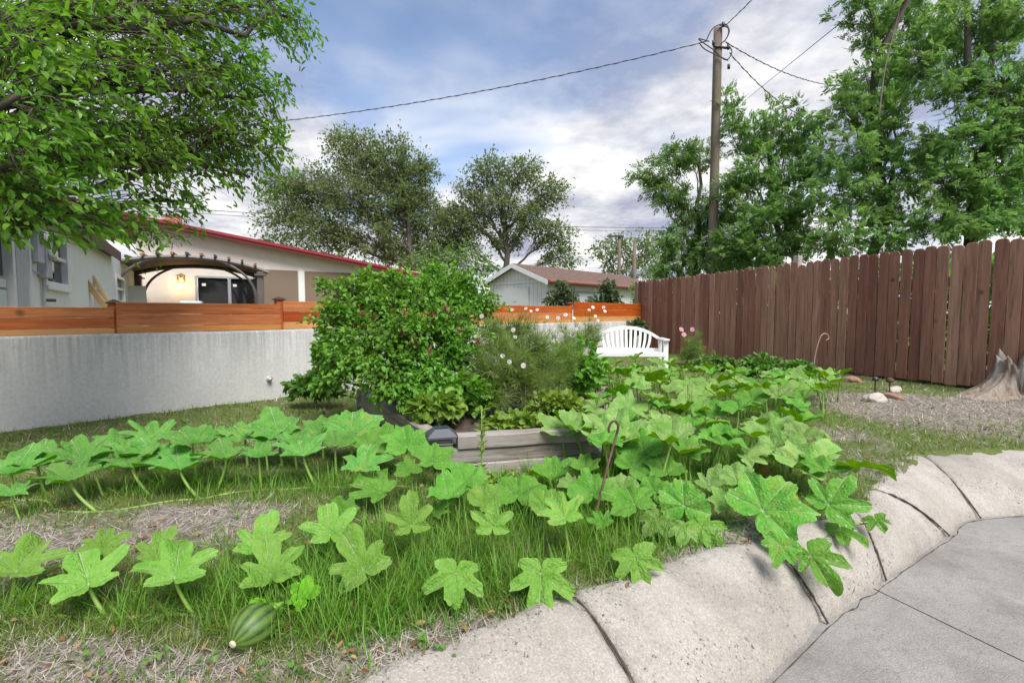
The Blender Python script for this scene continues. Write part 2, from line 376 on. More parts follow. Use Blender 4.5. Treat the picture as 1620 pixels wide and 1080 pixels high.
# ------------------------------------------------------------------ layout curves
EDGE_IN = [(-14, -4.0), (-6, -1.2), (-1.75, 0.62), (-0.75, 1.05), (0.225, 1.63), (1.11, 2.08), (1.72, 2.36), (2.04, 2.66), (2.87, 3.32), (3.9, 3.5), (5.1, 3.5), (14, 3.6)]
EDGE_OUT = [(-14, -4.5), (-6, -1.7), (-1.5, 0.25), (-0.42, 0.72), (0.45, 1.25), (1.27, 1.86), (1.745, 2.17), (2.45, 2.62), (2.85, 2.85), (3.9, 2.95), (5.1, 2.95), (14, 3.0)]
def signed_dist(x, y, poly):
    x = np.asarray(x, float); y = np.asarray(y, float)
    best = np.full(x.shape, 1e9); sg = np.ones(x.shape)
    for (x0, y0), (x1, y1) in zip(poly[:-1], poly[1:]):
        dx, dy = x1 - x0, y1 - y0; t = np.clip(((x - x0) * dx + (y - y0) * dy) / (dx * dx + dy * dy), 0, 1)
        ex = x - x0 - t * dx; ey = y - y0 - t * dy; d = np.hypot(ex, ey); c = dx * (y - y0) - dy * (x - x0)
        up = d < best - 1e-9; best = np.where(up, d, best); sg = np.where(up, np.where(c < 0, 1.0, -1.0), sg)
    return best * sg         # > 0 on the patio side
WALL_A, WALL_B = Vector((-4.26, 4.0)), Vector((2.92, 11.7)); WD = (WALL_B - WALL_A).normalized(); WN = Vector((-WD.y, WD.x))   # WN points away from yard
FEN_A, FEN_B = Vector((3.34, 12.1)), Vector((5.68, 6.26)); FD = (FEN_B - FEN_A).normalized(); FN = Vector((-FD.y, FD.x))      # FN points away from the yard
if FN.dot(Vector((1, 0))) < 0: FN = -FN
BED = [Vector((-0.42, 2.90)), Vector((0.58, 3.14)), Vector((1.05, 5.2)), Vector((-1.55, 4.80))]
def in_bed(x, y):
    ins = np.ones(np.shape(x), bool)
    for i in range(4):
        a = BED[i]; b = BED[(i + 1) % 4]; ins &= ((b.x - a.x) * (y - a.y) - (b.y - a.y) * (x - a.x)) > 0
    return ins
def in_yard(x, y):
    return (((x - WALL_A.x) * WN.x + (y - WALL_A.y) * WN.y) < -0.03) & (((x - FEN_A.x) * FN.x + (y - FEN_A.y) * FN.y) < -0.03) & (signed_dist(x, y, EDGE_IN) < 0.015)
def ground_z(x, y):
    x = np.asarray(x, float); y = np.asarray(y, float)
    d = signed_dist(x, y, EDGE_IN); t = np.clip((d - 0.01) / 0.17, 0, 1); t = t * t * (3 - 2 * t)
    near = np.clip(1 - (np.hypot(x, y - 4) - 9) / 4, 0, 1)
    z = 0.25 + near * ((vn1.fbm(x * 0.9, y * 0.9, 3) - 0.5) * 0.05 + (vn2.fbm(x * 6, y * 6, 3) - 0.5) * 0.03)
    f = ((x - FEN_A.x) * FN.x + (y - FEN_A.y) * FN.y); z = z + 0.05 * np.clip(1 + f / 2.5, 0, 1) * near
    return z * (1 - t) + (-0.09) * t
def gz(x, y): return float(ground_z(np.array([x]), np.array([y]))[0])

# green / dry masks: (photo pixel on the ground, radius in m, amount)
def blob_field(lst, x, y):
    v = np.zeros(np.shape(x))
    for px, py, rx, ry, a in lst:
        g = G(px, py); v = v + a * np.exp(-(((x - g.x) / rx) ** 2 + ((y - g.y) / ry) ** 2))
    return v
LUSH = [(900, 790, 0.55, 0.45, 1.0), (700, 860, 0.45, 0.35, 1.0), (1150, 740, 0.7, 0.5, 1.0), (560, 890, 0.3, 0.25, 0.9), (480, 770, 0.8, 0.30, 0.9), (250, 775, 0.5, 0.2, 0.7), (620, 950, 0.30, 0.16, 0.8), (420, 930, 0.3, 0.2, 0.7), (330, 985, 0.25, 0.12, 0.5), (1000, 860, 0.35, 0.25, 0.9), (1000, 700, 1.0, 0.8, 0.8), (1250, 650, 0.7, 0.7, 0.7), (560, 960, 0.25, 0.12, 0.5), (200, 950, 0.35, 0.10, 0.35), (70, 980, 0.3, 0.08, 0.35), (820, 930, 0.2, 0.12, 0.7), (500, 1010, 0.2, 0.08, 0.4)]
DRY = [(330, 815, 0.45, 0.17, 1.3), (60, 855, 0.6, 0.14, 1.0), (130, 1060, 0.30, 0.10, 1.3), (330, 1065, 0.26, 0.06, 0.9), (640, 1040, 0.22, 0.09, 1.2), (760, 1000, 0.18, 0.10, 1.1), (930, 940, 0.2, 0.10, 1.0), (1090, 890, 0.25, 0.13, 1.2), (1180, 850, 0.3, 0.16, 1.1), (1550, 650, 1.5, 0.8, 1.3), (1400, 640, 0.6, 0.4, 0.9), (1360, 740, 0.4, 0.25, 0.8), (1330, 690, 0.3, 0.3, 0.5), (450, 690, 0.5, 0.3, 0.4), (100, 720, 0.5, 0.25, 0.4), (680, 1010, 0.1, 0.05, 0.6)]
def masks(x, y):
    nz = vn3.fbm(x * 2.2 + 5, y * 2.2, 4) - 0.5; nf = vn2.fbm(x * 7, y * 7 + 3, 3) - 0.5
    lush = np.clip(blob_field(LUSH, x, y) + nz * 0.8 + nf * 0.9 - 0.16, 0, 1)
    dry = np.clip(blob_field(DRY, x, y) + nz * 1.0 + nf * 1.1 + 0.02 - 0.7 * lush, 0, 1)
    return lush, dry

# ------------------------------------------------------------------ ground sheet
def build_ground():
    def axis(lo, hi, step, far):
        a = list(np.arange(lo, hi + 1e-6, step)); s = step; x = a[-1]; up = []
        while x < far: s *= 1.5; x += s; up.append(x)
        s = step; x = a[0]; dn = []
        while x > -far: s *= 1.5; x -= s; dn.append(x)
        return np.array(dn[::-1] + a + up)
    xs = axis(-4.5, 7.0, 0.05, 900); ys = axis(0.6, 8.0, 0.05, 900)
    X, Y = np.meshgrid(xs, ys, indexing='ij'); Z = ground_z(X.ravel(), Y.ravel())
    lush, dry = masks(X.ravel(), Y.ravel())
    nx, ny = len(xs), len(ys); I = np.arange(nx * ny).reshape(nx, ny)
    F = np.stack([I[:-1, :-1], I[1:, :-1], I[1:, 1:], I[:-1, 1:]], -1).reshape(-1, 4)
    m, nt, b = newmat('ground_soil'); q = NB(nt); p = q.pos()
    soil = q.mix(q.ramp(q.noise(30, 4, 0.7, p), (0.35, 0.0), (0.65, 1.0)), (0.12, 0.10, 0.082), (0.31, 0.275, 0.235))
    chips = q.n('ShaderNodeTexVoronoi'); chips.inputs['Scale'].default_value = 70; q.l(q.pos((1, 0.5, 1)), chips.inputs['Vector'])
    soil = q.mix(q.ramp(chips.outputs['Color'], (0.62, 0.0), (0.8, 0.55)), soil, (0.48, 0.42, 0.35))
    soil = q.mix(q.math('MULTIPLY', q.ramp(q.noise(11, 3, 0.6, p), (0.6, 0.0), (0.68, 1.0)), 0.35), soil, (0.20, 0.085, 0.035))
    turf = q.mix(q.noise(45, 3, 0.7, p), (0.06, 0.09, 0.022), (0.19, 0.23, 0.08))
    col = q.mix(q.ramp(q.attr('dry'), (0.15, 0.0), (0.6, 1.0)), turf, soil)
    q.l(col, b.inputs['Base Color']); b.inputs['Roughness'].default_value = 1.0; b.inputs['Specular IOR Level'].default_value = 0.1
    q.l(q.bump(q.noise(60, 3, 0.7, p), 1.0, 0.02), b.inputs['Normal'])
    me = mesh_from('ground', np.stack([X.ravel(), Y.ravel(), Z], 1), F, [m], True, attrs={'lush': lush, 'dry': dry})
    link('ground', me, kind='structure')
build_ground()

# ------------------------------------------------------------------ patio: two cast slabs with a joint between
def build_patio():
    root = bpy.data.objects.new('patio', None); COL.objects.link(root); root['kind'] = 'structure'; root.location = (2, 1.5, 0); root.matrix_basis = Matrix.Translation((2, 1.5, 0))
    q0 = G(1416, 947, 0); q1 = G(1620, 1046, 0); d = Vector((q1.x - q0.x, q1.y - q0.y)).normalized()
    q0 = Vector((q0.x, q0.y)) - d * 0.2; far = q0 + d * 9; n = Vector((-d.y, d.x)) * 0.004
    def outer(a, b):   # tucked under the stones
        pts = catmull([(x, y, 0) for x, y in EDGE_OUT[1:]], 6); return [Vector((p.x - 0.03, p.y + 0.06)) for p in pts if a <= p.x <= b]
    A = [q0 + n] + outer(q0.x + 0.02, 14.2) + [Vector((14, far.y - 3)), far + n]
    B = outer(-6.2, q0.x) + [q0 - n, far - n, Vector((far.x, -9)), Vector((-6.2, -9))]
    for poly in (A, B):
        bm = bmesh.new(); vs_ = [bm.verts.new((p.x, p.y, 0)) for p in poly]; f = bm.faces.new(vs_)
        if f.normal.z < 0: f.normal_flip()
        bm.normal_update()
        r = bmesh.ops.extrude_face_region(bm, geom=[f]); 
        for v in [g for g in r['geom'] if isinstance(g, bmesh.types.BMVert)]: v.co.z = -0.1
        bmesh.ops.recalc_face_normals(bm, faces=bm.faces)
        me = bpy.data.meshes.new('slab'); bm.to_mesh(me); bm.free(); me.materials.append(MAT['patio'])
        link('slab', me, root)
build_patio()

# ------------------------------------------------------------------ moulded concrete edging stones
EL = ['pale moulded concrete edging stone off the corner nearest the camera', 'pale edging stone at the bottom of the picture beside the straw', 'widest pale edging stone with hairline cracks, in the middle foreground',
      'short edging stone beneath the white-spotted hanging squash leaf', 'edging stone just above where the patio joint meets the kerb', 'edging stone with a slanted groove, second from the picture edge', 'large rounded edging stone at the picture edge below the straw', 'pale edging stone beyond the picture edge by the patio']
def build_edging():
    for k in range(2, 10):
        a0, a1 = Vector((*EDGE_IN[k], 0)), Vector((*EDGE_IN[k + 1], 0)); b0, b1 = Vector((*EDGE_OUT[k], 0)), Vector((*EDGE_OUT[k + 1], 0))
        nu, nv = max(8, int((a1 - a0).length * 34)), 26
        ci = catmull([(x, y, 0) for x, y in EDGE_IN], 24); co = catmull([(x, y, 0) for x, y in EDGE_OUT], 24)
        def samp(c, u): 
            f = (k + u) * 24; i = min(int(f), len(c) - 2); return c[i].lerp(c[i + 1], f - i)
        V = []; seed = k * 7.7
        for i in range(nu + 1):
            u = i / nu; gap = 0.005
            L = (a1 - a0).length; uu = gap / L + u * (1 - 2 * gap / L)
            A = samp(ci, uu); B = samp(co, uu); eu = min(u, 1 - u) * L
            er = 1 - math.exp(-(eu / 0.006))        # rounded shoulders at the joints
            bl = 0.016 * math.sin(math.pi * u) ** 0.6
            wv = B - A; A = A - wv * 0.16
            for j in range(nv + 1):
                t = j / nv
                Bn = B + wv.normalized() * (bl - 0.018 + 0.012 * mnoise.noise((u * 6 + seed, k, 0)))
                q = A.lerp(Bn, t ** 0.85)
                prof = 0.262 + 0.008 * math.sin(min(1, t / 0.5) * 1.57) - 0.05 * t - 0.205 * max(0, (t - 0.12) / 0.88) ** 1.55
                z = prof + 0.016 * mnoise.noise((q.x * 3 + seed, q.y * 3, 1)) + 0.014 * mnoise.noise((q.x * 8, q.y * 8, seed)) + 0.006 * mnoise.noise((q.x * 26, q.y * 26, seed))
                z -= (1 - er) * 0.012
                if t > 0.93: z -= ((t - 0.93) / 0.07) ** 2 * 0.04
                if t < 0.10: z -= ((0.10 - t) / 0.10) ** 2 * 0.05
                V.append((q.x, q.y, z))
        n1 = nv + 1; F = []
        for i in range(nu):
            for j in range(nv):
                F.append((i * n1 + j, i * n1 + j + 1, (i + 1) * n1 + j + 1, (i + 1) * n1 + j))
        # skirt down
        rim = [(0, j) for j in range(nv + 1)] + [(i, nv) for i in range(1, nu + 1)] + [(nu, j) for j in range(nv - 1, -1, -1)] + [(i, 0) for i in range(nu - 1, 0, -1)]
        base = len(V)
        for i, j in rim: x, y, z = V[i * n1 + j]; V.append((x, y, min(z - 0.02, -0.02) if j > nv * 0.6 else z - 0.16))
        m_ = len(rim)
        for r in range(m_):
            i, j = rim[r]; i2, j2 = rim[(r + 1) % m_]
            F.append((i * n1 + j, base + r, base + (r + 1) % m_, i2 * n1 + j2))
        bm = bmesh.new(); me = mesh_from('edging_stone', V, F, [MAT['edging']], True); bm.from_mesh(me); bmesh.ops.recalc_face_normals(bm, faces=bm.faces); bm.to_mesh(me); bm.free()
        tag(link('edging_stone', me), EL[k - 2], 'kerb stone', 'concrete edging stones round the patio')
build_edging()
def joint_dirt():
    pts = [Vector((p.x, p.y, 0)) for p in catmull([(x, y, 0) for x, y in EDGE_OUT[2:11]], 40)]; P2 = []; rad = []
    for i, p in enumerate(pts):
        P2.append(p + Vector((0.012 * mnoise.noise((i * 0.11, 0, 0)) + 0.006, 0.012 * mnoise.noise((i * 0.13, 5, 0)) - 0.008, 0.001))); rad.append(max(0.001, 0.0018 + 0.005 * mnoise.noise((i * 0.3, 9, 0))))
    me = MB().tube(P2, rad, 6).mesh('joint_dirt', [MAT['soil']], True); o = link('joint_dirt', me, bpy.data.objects['patio']); o['kind'] = 'stuff'
joint_dirt()
def joint_fill():
    for k in range(3, 10):
        A = Vector((*EDGE_IN[k], 0)); B = Vector((*EDGE_OUT[k], 0)); wv = B - A; A = A - wv * 0.16; pts = []; rad = []
        for j in range(31):
            t = j / 30; q = A.lerp(B, t ** 0.85); z = 0.262 + 0.008 * math.sin(min(1, t / 0.5) * 1.57) - 0.05 * t - 0.205 * max(0, (t - 0.12) / 0.88) ** 1.55
            pts.append((q.x + 0.003 * mnoise.noise((j * 0.7, k, 0)), q.y, z - 0.009)); rad.append(max(0.001, 0.0045 + 0.005 * mnoise.noise((j * 0.5, k, 4))))
        link('joint_dirt', MB().tube(pts, rad, 6).mesh('joint_dirt', [MAT['soil']], True), bpy.data.objects['patio'])['kind'] = 'stuff'
joint_fill()

# ------------------------------------------------------------------ concrete wall
def v3(p, z): return Vector((p.x, p.y, z))
def build_wall():
    root = thing('concrete_wall', 'long low grey rendered concrete wall with dark weather streaks', 'wall', v3(WALL_A, 0.25))
    n = 120; s0, s1 = -4.5, (WALL_B - WALL_A).length + 0.5; V = []; F = []
    prof = [(0.0, 0.0), (0.0, 0.78), (0.012, 0.798), (0.04, 0.803), (0.17, 0.803), (0.20, 0.79), (0.20, 0.0)]
    for i in range(n + 1):
        s = s0 + (s1 - s0) * i / n
        for k, (o, h) in enumerate(prof):
            w = 0.008 * mnoise.noise((s * 1.3, k, 0)); p = WALL_A + WD * s + WN * (o + w)
            V.append((p.x, p.y, 0.20 + h * (0.85 / 0.80) + (0.006 * mnoise.noise((s * 0.8, 3, 0)) if h > 0.5 else 0)))
    m = len(prof)
    for i in range(n):
        for k in range(m - 1): a = i * m + k; F.append((a, a + m, a + m + 1, a + 1))
    F.append(tuple(range(m))); F.append(tuple(n * m + k for k in range(m - 1, -1, -1)))
    link('wall_body', mesh_from('wall_body', V, F, [MAT['wall_concrete']], True), root)
    # drain stub
    g = P(419, 597, 5.62); s = (Vector((g.x, g.y)) - WALL_A).dot(WD); p = WALL_A + WD * s; d = -WN
    c0 = v3(p, g.z); dd = Vector((d.x, d.y, -0.08))
    mb = MB(); mb.tube([c0 - dd * 0.05, c0 + dd * 0.05], 0.027, 14, cap=False); mb.tube([c0 + dd * 0.05, c0 + dd * 0.02], 0.021, 14)
    mb.build('drain_pipe', plain('pipe_white', (0.6, 0.6, 0.58), 0.5), root, True)
    o = MB().tube([c0 + dd * 0.012, c0 + dd * 0.049], 0.0205, 12).build('pipe_hole', MAT['cable'], root)
build_wall()

# ------------------------------------------------------------------ new wooden fence on the wall
def along_wall_px(px, off):
    # distance along the wall line (offset) seen at photo column px
    u = (px - 810) / FPX; p = WALL_A + WN * off       # x = u * y (camera roll-free)
    # p + WD*s : px+ WDx s = u (py + WDy s)  (depth measured along y, pitch ignored)
    return (u * p.y - p.x) / (WD.x - u * WD.y)
FENCE_PANELS = [(-420, 183, 485.5, 0.098, 3, 0), (185, 446, 479.5, 0.117, 3, 0), (449, 640, 478, 0.125, 3, 0), (642, 905, 482.5, 0.135, 3, 0), (908, 1032, 479.5, 0.155, 3, 0)]
PL = ['low redwood fence panel nearest the camera, on the concrete wall', 'low redwood fence panel in front of the pergola', 'low redwood fence panel partly hidden by the raspberry bush', 'low redwood fence panel behind the white cosmos flowers', 'low redwood fence panel meeting the tall brown fence']
def build_orange_fence():
    root = thing('low_fence', 'low orange-stained horizontal board fence on top of the concrete wall', 'fence', v3(WALL_A + WN * 0.1, 1.05))
    off = 0.10
    for pi, (x0, x1, ytop, bh, nb, _) in enumerate(FENCE_PANELS):
        if pi == 0: s0, s1 = -3.2, along_wall_px(x1, off)
        else: s0, s1 = along_wall_px(x0, off), along_wall_px(x1, off)
        sm = (s0 + s1) / 2 if pi else along_wall_px(100, off)
        pm = WALL_A + WN * off + WD * sm
        ztop = P(0, ytop, pm.y).z; L = s1 - s0
        z = ztop
        for k in range(nb):
            h = bh if k < nb - 1 else max(0.05, z - 1.056)
            if z - h < 1.056: h = z - 1.056
            me = MB().box((0, 0, 0), (L - 0.008, 0.022, h - 0.002)).mesh('board', [MAT['pinewood'] if k == nb - 1 else MAT['redwood']])
            bm = bmesh.new(); bm.from_mesh(me); bmesh.ops.bevel(bm, geom=list(bm.edges), offset=0.003, segments=1, affect='EDGES'); bm.to_mesh(me); bm.free()
            p = WALL_A + WN * (off + 0.002 * k) + WD * s0
            ang = math.atan2(WD.y, WD.x)
            link('board', me, root, Matrix.Translation((p.x, p.y, z - h)) @ Matrix.Rotation(ang, 4, 'Z'))
            z -= h
        # post behind joint with a small pyramid cap
        p = WALL_A + WN * (off + 0.024) + WD * (s1 + 0.004); zt = ztop + (0.035 if pi % 2 == 0 else 0.05)
        M_ = Matrix.Translation((p.x, p.y, 1.054)) @ Matrix.Rotation(math.atan2(WD.y, WD.x), 4, 'Z')
        MB().box((-0.045, 0, 0), (0.045, 0.09, zt - 1.054)).build('post', MAT['redwood'], root, bevel=0.004, M=M_)
        mb = MB(); h = zt - 1.054 + 0.001
        mb.add([(-0.06, -0.015, h), (0.06, -0.015, h), (0.06, 0.105, h), (-0.06, 0.105, h), (-0.06, -0.015, h + .012), (0.06, -0.015, h + .012), (0.06, 0.105, h + .012), (-0.06, 0.105, h + .012), (0, 0.045, h + 0.045)],
               [(3, 2, 1, 0), (0, 1, 5, 4), (1, 2, 6, 5), (2, 3, 7, 6), (3, 0, 4, 7), (4, 5, 8), (5, 6, 8), (6, 7, 8), (7, 4, 8)])
        mb.build('post_cap', MAT['rust'], root, M=M_)
build_orange_fence()

# ------------------------------------------------------------------ tall brown picket fence
def build_picket_fence():
    root = thing('picket_fence', 'tall dark brown wooden picket fence along the yard edge', 'fence', v3(FEN_A, 0.3))
    rnd = random.Random(5); variants = []
    for k in range(7):
        w, t, h = 0.134, 0.018, 1.80
        c = rnd.uniform(0.034, 0.052); c2 = rnd.uniform(0.034, 0.052); b = rnd.uniform(-0.004, 0.004)
        prof = [(-w / 2, 0), (w / 2, 0), (w / 2 + b, h * 0.5), (w / 2, h - c), (w / 2 - c * 0.22, h - c * 0.42), (w / 2 - c * 0.65, h - c * 0.08), (w / 2 - c * 1.15, h), (-w / 2 + c2 * 1.1, h - 0.001), (-w / 2 + c2 * 0.6, h - c2 * 0.1), (-w / 2 + c2 * 0.2, h - c2 * 0.45), (-w / 2, h - c2), (-w / 2 + b, h * 0.5)]
        n = len(prof); V = [(x, -t / 2, z) for x, z in prof] + [(x, t / 2, z) for x, z in prof]
        F = [tuple(range(n)), tuple(range(2 * n - 1, n - 1, -1))] + [((i + 1) % n, i, i + n, (i + 1) % n + n) for i in range(n)]
        me = mesh_from('picket', V, F, [MAT['picket']])
        bm = bmesh.new(); bm.from_mesh(me); bmesh.ops.bevel(bm, geom=[e for e in bm.edges if abs(e.verts[0].co.y - e.verts[1].co.y) < 1e-6], offset=0.0045, segments=1, affect='EDGES'); bm.to_mesh(me); bm.free()
        variants.append(me)
    s = -0.35; L = 11.5; i = 0; ang = math.atan2(FD.y, FD.x)
    while s < L:
        p = FEN_A + FD * s + FN * rnd.uniform(-0.005, 0.005)
        ztop = 2.05 + (s / 6.3) * 0.085 + rnd.uniform(-0.014, 0.014) + 0.012 * math.sin(i * 1.7)
        if rnd.random() < 0.06: ztop -= rnd.uniform(0.01, 0.03)
        z0 = ztop - 1.80
        M_ = Matrix.Translation((p.x, p.y, z0)) @ Matrix.Rotation(ang + rnd.uniform(-0.015, 0.015), 4, 'Z') @ Matrix.Rotation(rnd.uniform(-0.006, 0.006), 4, 'Y')
        pk = link('picket', variants[rnd.randrange(7)], root, M_)
        s += 0.136 + (rnd.uniform(0.005, 0.008) if rnd.random() < 0.92 else rnd.uniform(0.008, 0.011)); i += 1
    for h in (0.65, 1.62):
        p = FEN_A + FN * 0.014 + FD * -0.35
        MB().box((0, 0, 0), (L, 0.04, 0.085)).build('rail', MAT['picket'], root, M=Matrix.Translation((p.x, p.y, h)) @ Matrix.Rotation(ang, 4, 'Z') @ Matrix.Rotation(-0.0, 4, 'Y'))
    for sp, zt in ((0.2, 2.0), (2.6, 2.0), (4.05, 2.235), (7.2, 2.27), (9.6, 2.2)):
        p = FEN_A + FD * sp + FN * 0.056
        MB().box((-0.05, 0, 0), (0.05, 0.1, zt - 0.2)).build('post', MAT['timber'], root, bevel=0.006, M=Matrix.Translation((p.x, p.y, 0.2)) @ Matrix.Rotation(ang, 4, 'Z'))
build_picket_fence()

# ------------------------------------------------------------------ house: wing wall W(s), main wall K(t)
E1 = Vector((1, 0.645, 0)).normalized(); E2 = Vector((-0.645, 1, 0)).normalized()
def Wp(s, z=0): return Vector((-6.63 - 0.645 * s, 7 + s, z))
def Kp(t, z=0): return Vector((-12.63 + t, 16.3 + 0.645 * t, z))
def wall_grid(org, e, tb, zb, holes, nrm, depth=0.12, top=None):
    """wall with real openings: cells between breaks; holes are (t0,t1,z0,z1)"""
    mb = MB(); t0, t1 = tb; z0, z1 = zb
    ts = sorted({t0, t1, *[h[0] for h in holes], *[h[1] for h in holes]}); zs = sorted({z0, z1, *[h[2] for h in holes], *[h[3] for h in holes]})
    for a, b in zip(ts[:-1], ts[1:]):
        for c, d in zip(zs[:-1], zs[1:]):
            if any(h[0] <= (a + b) / 2 <= h[1] and h[2] <= (c + d) / 2 <= h[3] for h in holes): continue
            mb.add([org(a, c), org(b, c), org(b, d), org(a, d)], [(0, 1, 2, 3)])
    for h in holes:
        p = [org(h[0], h[2]), org(h[1], h[2]), org(h[1], h[3]), org(h[0], h[3])]; o = nrm * -depth
        mb.add(p + [q + o for q in p], [(0, 4, 5, 1), (1, 5, 6, 2), (2, 6, 7, 3), (3, 7, 4, 0)])
    return mb
def frame_rect(org, t0, t1, z0, z1, w, nrm, out, dep, sc):
    """four bars round an opening; sc = metres per t"""
    mb = MB(); e = (org(1, 0) - org(0, 0)).normalized(); up = Vector((0, 0, 1)); d = nrm * -dep
    tw = w / sc
    mb.hexa(org(t0, z0) + nrm * out, e * w, up * (z1 - z0), d); mb.hexa(org(t1 - tw, z0) + nrm * out, e * w, up * (z1 - z0), d)
    mb.hexa(org(t0 + tw, z0) + nrm * out, e * ((t1 - t0) * sc - 2 * w), up * w, d); mb.hexa(org(t0 + tw, z1 - w) + nrm * out, e * ((t1 - t0) * sc - 2 * w), up * w, d)
    return mb
def build_house():
    root = thing('house', 'cream stucco house with sloping red-edged roof behind the low fence', 'house', Kp(0, 0.25))
    nK = -E2; nW = Vector((E1.x, E1.y, 0)); sc = 1.19
    T1 = 9.6
    mb = wall_grid(Kp, E1, (0, T1), (0.2, 2.92), [(1.356, 2.99, 0.45, 2.58)], nK)
    zl = lambda t: 4.41 - 0.1775 * t
    mb.add([Kp(0, 2.92), Kp(T1, 2.92), Kp(T1, max(2.93, zl(T1) - 0.2)), Kp(0, zl(0) - 0.2)], [(0, 1, 2, 3)])
    mb.build('wall', MAT['stucco'], root)
    # right end wall
    MB().add([Kp(T1, 0.2), Kp(T1, 0.2) + E2 * 7, Kp(T1, 2.9) + E2 * 7, Kp(T1, 2.9)], [(0, 1, 2, 3)]).build('wall', MAT['stucco'], root)
    # roof: one slope rising to a ridge beyond the wing, thin edge
    def slope(t, up): return Kp(t, zl(t) + up)
    o0 = -E2 * 0.45
    mb = MB(); a = slope(-7, 0) + o0; b = slope(T1 + 0.5, 0) + o0
    mb.hexa(a + Vector((0, 0, -0.06)), b - a, E2 * 8.5, (0, 0, 0.08)); roof = mb.build('roof', MAT['red_metal'], root)
    mb = MB(); mb.hexa(a + Vector((0, 0, -0.14)) - E2 * 0.03, b - a, E2 * 0.03, (0, 0, 0.17)); mb.build('fascia', MAT['red_metal'], roof)
    mb = MB(); mb.hexa(a + Vector((0, 0, -0.04)) - E2 * 0.09, b - a, E2 * 0.06, (0, 0, 0.10)); mb.build('drip_edge', MAT['red_metal'], roof)
    # brick chimney: courses of bricks on a core
    c = slope(0.55, -0.1) + E2 * 1.2
    ch = MB().hexa(c, E1 * 0.62, E2 * 0.5, (0, 0, 0.62)).build('chimney', plain('mortar', (0.4, 0.36, 0.32), 0.9), root)
    bmat = woodmat('brick', (0.30, 0.12, 0.075), (0.44, 0.20, 0.13), 0, 0.9, 1, False, None, 0.3)
    for r in range(7):
        for k in range(3):
            x0 = 0.005 + k * 0.208 + (0.1 if r % 2 else 0); x1 = min(x0 + 0.198, 0.62)
            if r % 2 and k == 2: x1 = 0.62
            mb = MB(); mb.hexa((0, 0, 0), (x1 - x0, 0, 0), (0, 0.1, 0), (0, 0, 0.072))
            p = c + E1 * x0 - E2 * 0.012 + Vector((0, 0, 0.03 + r * 0.084))
            mb.build('brick', bmat, ch, M=Matrix.Translation(p) @ Matrix.Rotation(math.atan2(E1.y, E1.x), 4, 'Z'))
    # sliding door: frame, two panes
    sd = frame_rect(Kp, 1.356, 2.99, 0.45, 2.58, 0.07, nK, 0.02, 0.1, sc)
    mid = 2.24
    sd.hexa(Kp(mid - 0.04, 0.5) + nK * 0.015, E1 * 0.10, (0, 0, 2.0), nK * -0.06)
    dr = sd.build('sliding_door', plain('aluminium', (0.42, 0.42, 0.43), 0.45, 0.4), root)
    for a, b, k in ((1.43, 2.2, 0.03), (2.24, 2.93, 0.06)):
        MB().hexa(Kp(a, 0.5) - nK * k, E1 * (b - a) * sc, (0, 0, 2.03), nK * -0.006).build('pane', MAT['glass'], dr)
        MB().hexa(Kp(a + 0.1, 2.22) - nK * (k - 0.008), E1 * 0.12, (0, 0, 0.09), nK * -0.003).build('sticker', MAT['white_paint'], dr)
    # screened porch bays
    scr = plain('screen_cloth', (0.20, 0.145, 0.105), 0.85, var=0.12, scale=40)
    for a, b in ((3.08, 4.2), (4.42, 6.0), (6.2, 7.9)):
        MB().hexa(Kp(a, 0.4) + nK * 0.03, E1 * (b - a) * sc, (0, 0, 2.5), nK * -0.02).build('screen', scr, root)
    for t in (4.22, 6.02): MB().hexa(Kp(t, 0.4) + nK * 0.05, E1 * 0.21, (0, 0, 2.5), nK * -0.06).build('post', MAT['white_paint'], root)
    # porch rail with balusters
    rl = MB().hexa(Kp(4.45, 1.36) + nK * 0.12, E1 * 1.9, (0, 0, 0.05), nK * -0.05).build('porch_rail', MAT['white_paint'], root)
    for k in range(16): MB().hexa(Kp(4.47 + k * 0.098, 0.7) + nK * 0.105, E1 * 0.025, (0, 0, 0.66), nK * -0.02).build('baluster', MAT['white_paint'], rl)
    # ---- wing
    wh = [(-0.49, 0.66, 1.62, 2.44), (-2.75, -1.55, 0.4, 2.45), (5.0, 6.3, 1.5, 2.2)]
    def Wr(s, z): return Wp(s, z)
    mb = wall_grid(Wr, E2, (-2.88, 9.3), (0.2, 2.62), wh, nW); mb.build('wall', MAT['stucco_white'], root)
    MB().add([Wp(-2.88, 0.2), Wp(-2.88, 0.2) - nW * 6, Wp(-2.88, 3.4) - nW * 6, Wp(-2.88, 2.62)], [(0, 1, 2, 3)]).build('wall', MAT['stucco_white'], root)
    mb = MB(); a = Wp(-3.2, 2.64) + nW * 0.16; b = Wp(4.6, 2.64) + nW * 0.16
    wr = mb.hexa(a, b - a, -nW * 4.5 + Vector((0, 0, 1.2)), (0, 0, 0.06)).build('roof', MAT['red_metal'], root)
    MB().hexa(a + nW * 0.03 + Vector((0, 0, -0.14)), b - a, -nW * 0.03, (0, 0, 0.21)).build('fascia', plain('brown_paint', (0.12, 0.07, 0.06), 0.6), wr)
    MB().hexa(Wp(-3.1, 2.58), b - a - E2 * 0.4, nW * 0.15, (0, 0, 0.02)).build('soffit', MAT['brown_fabric'], wr)
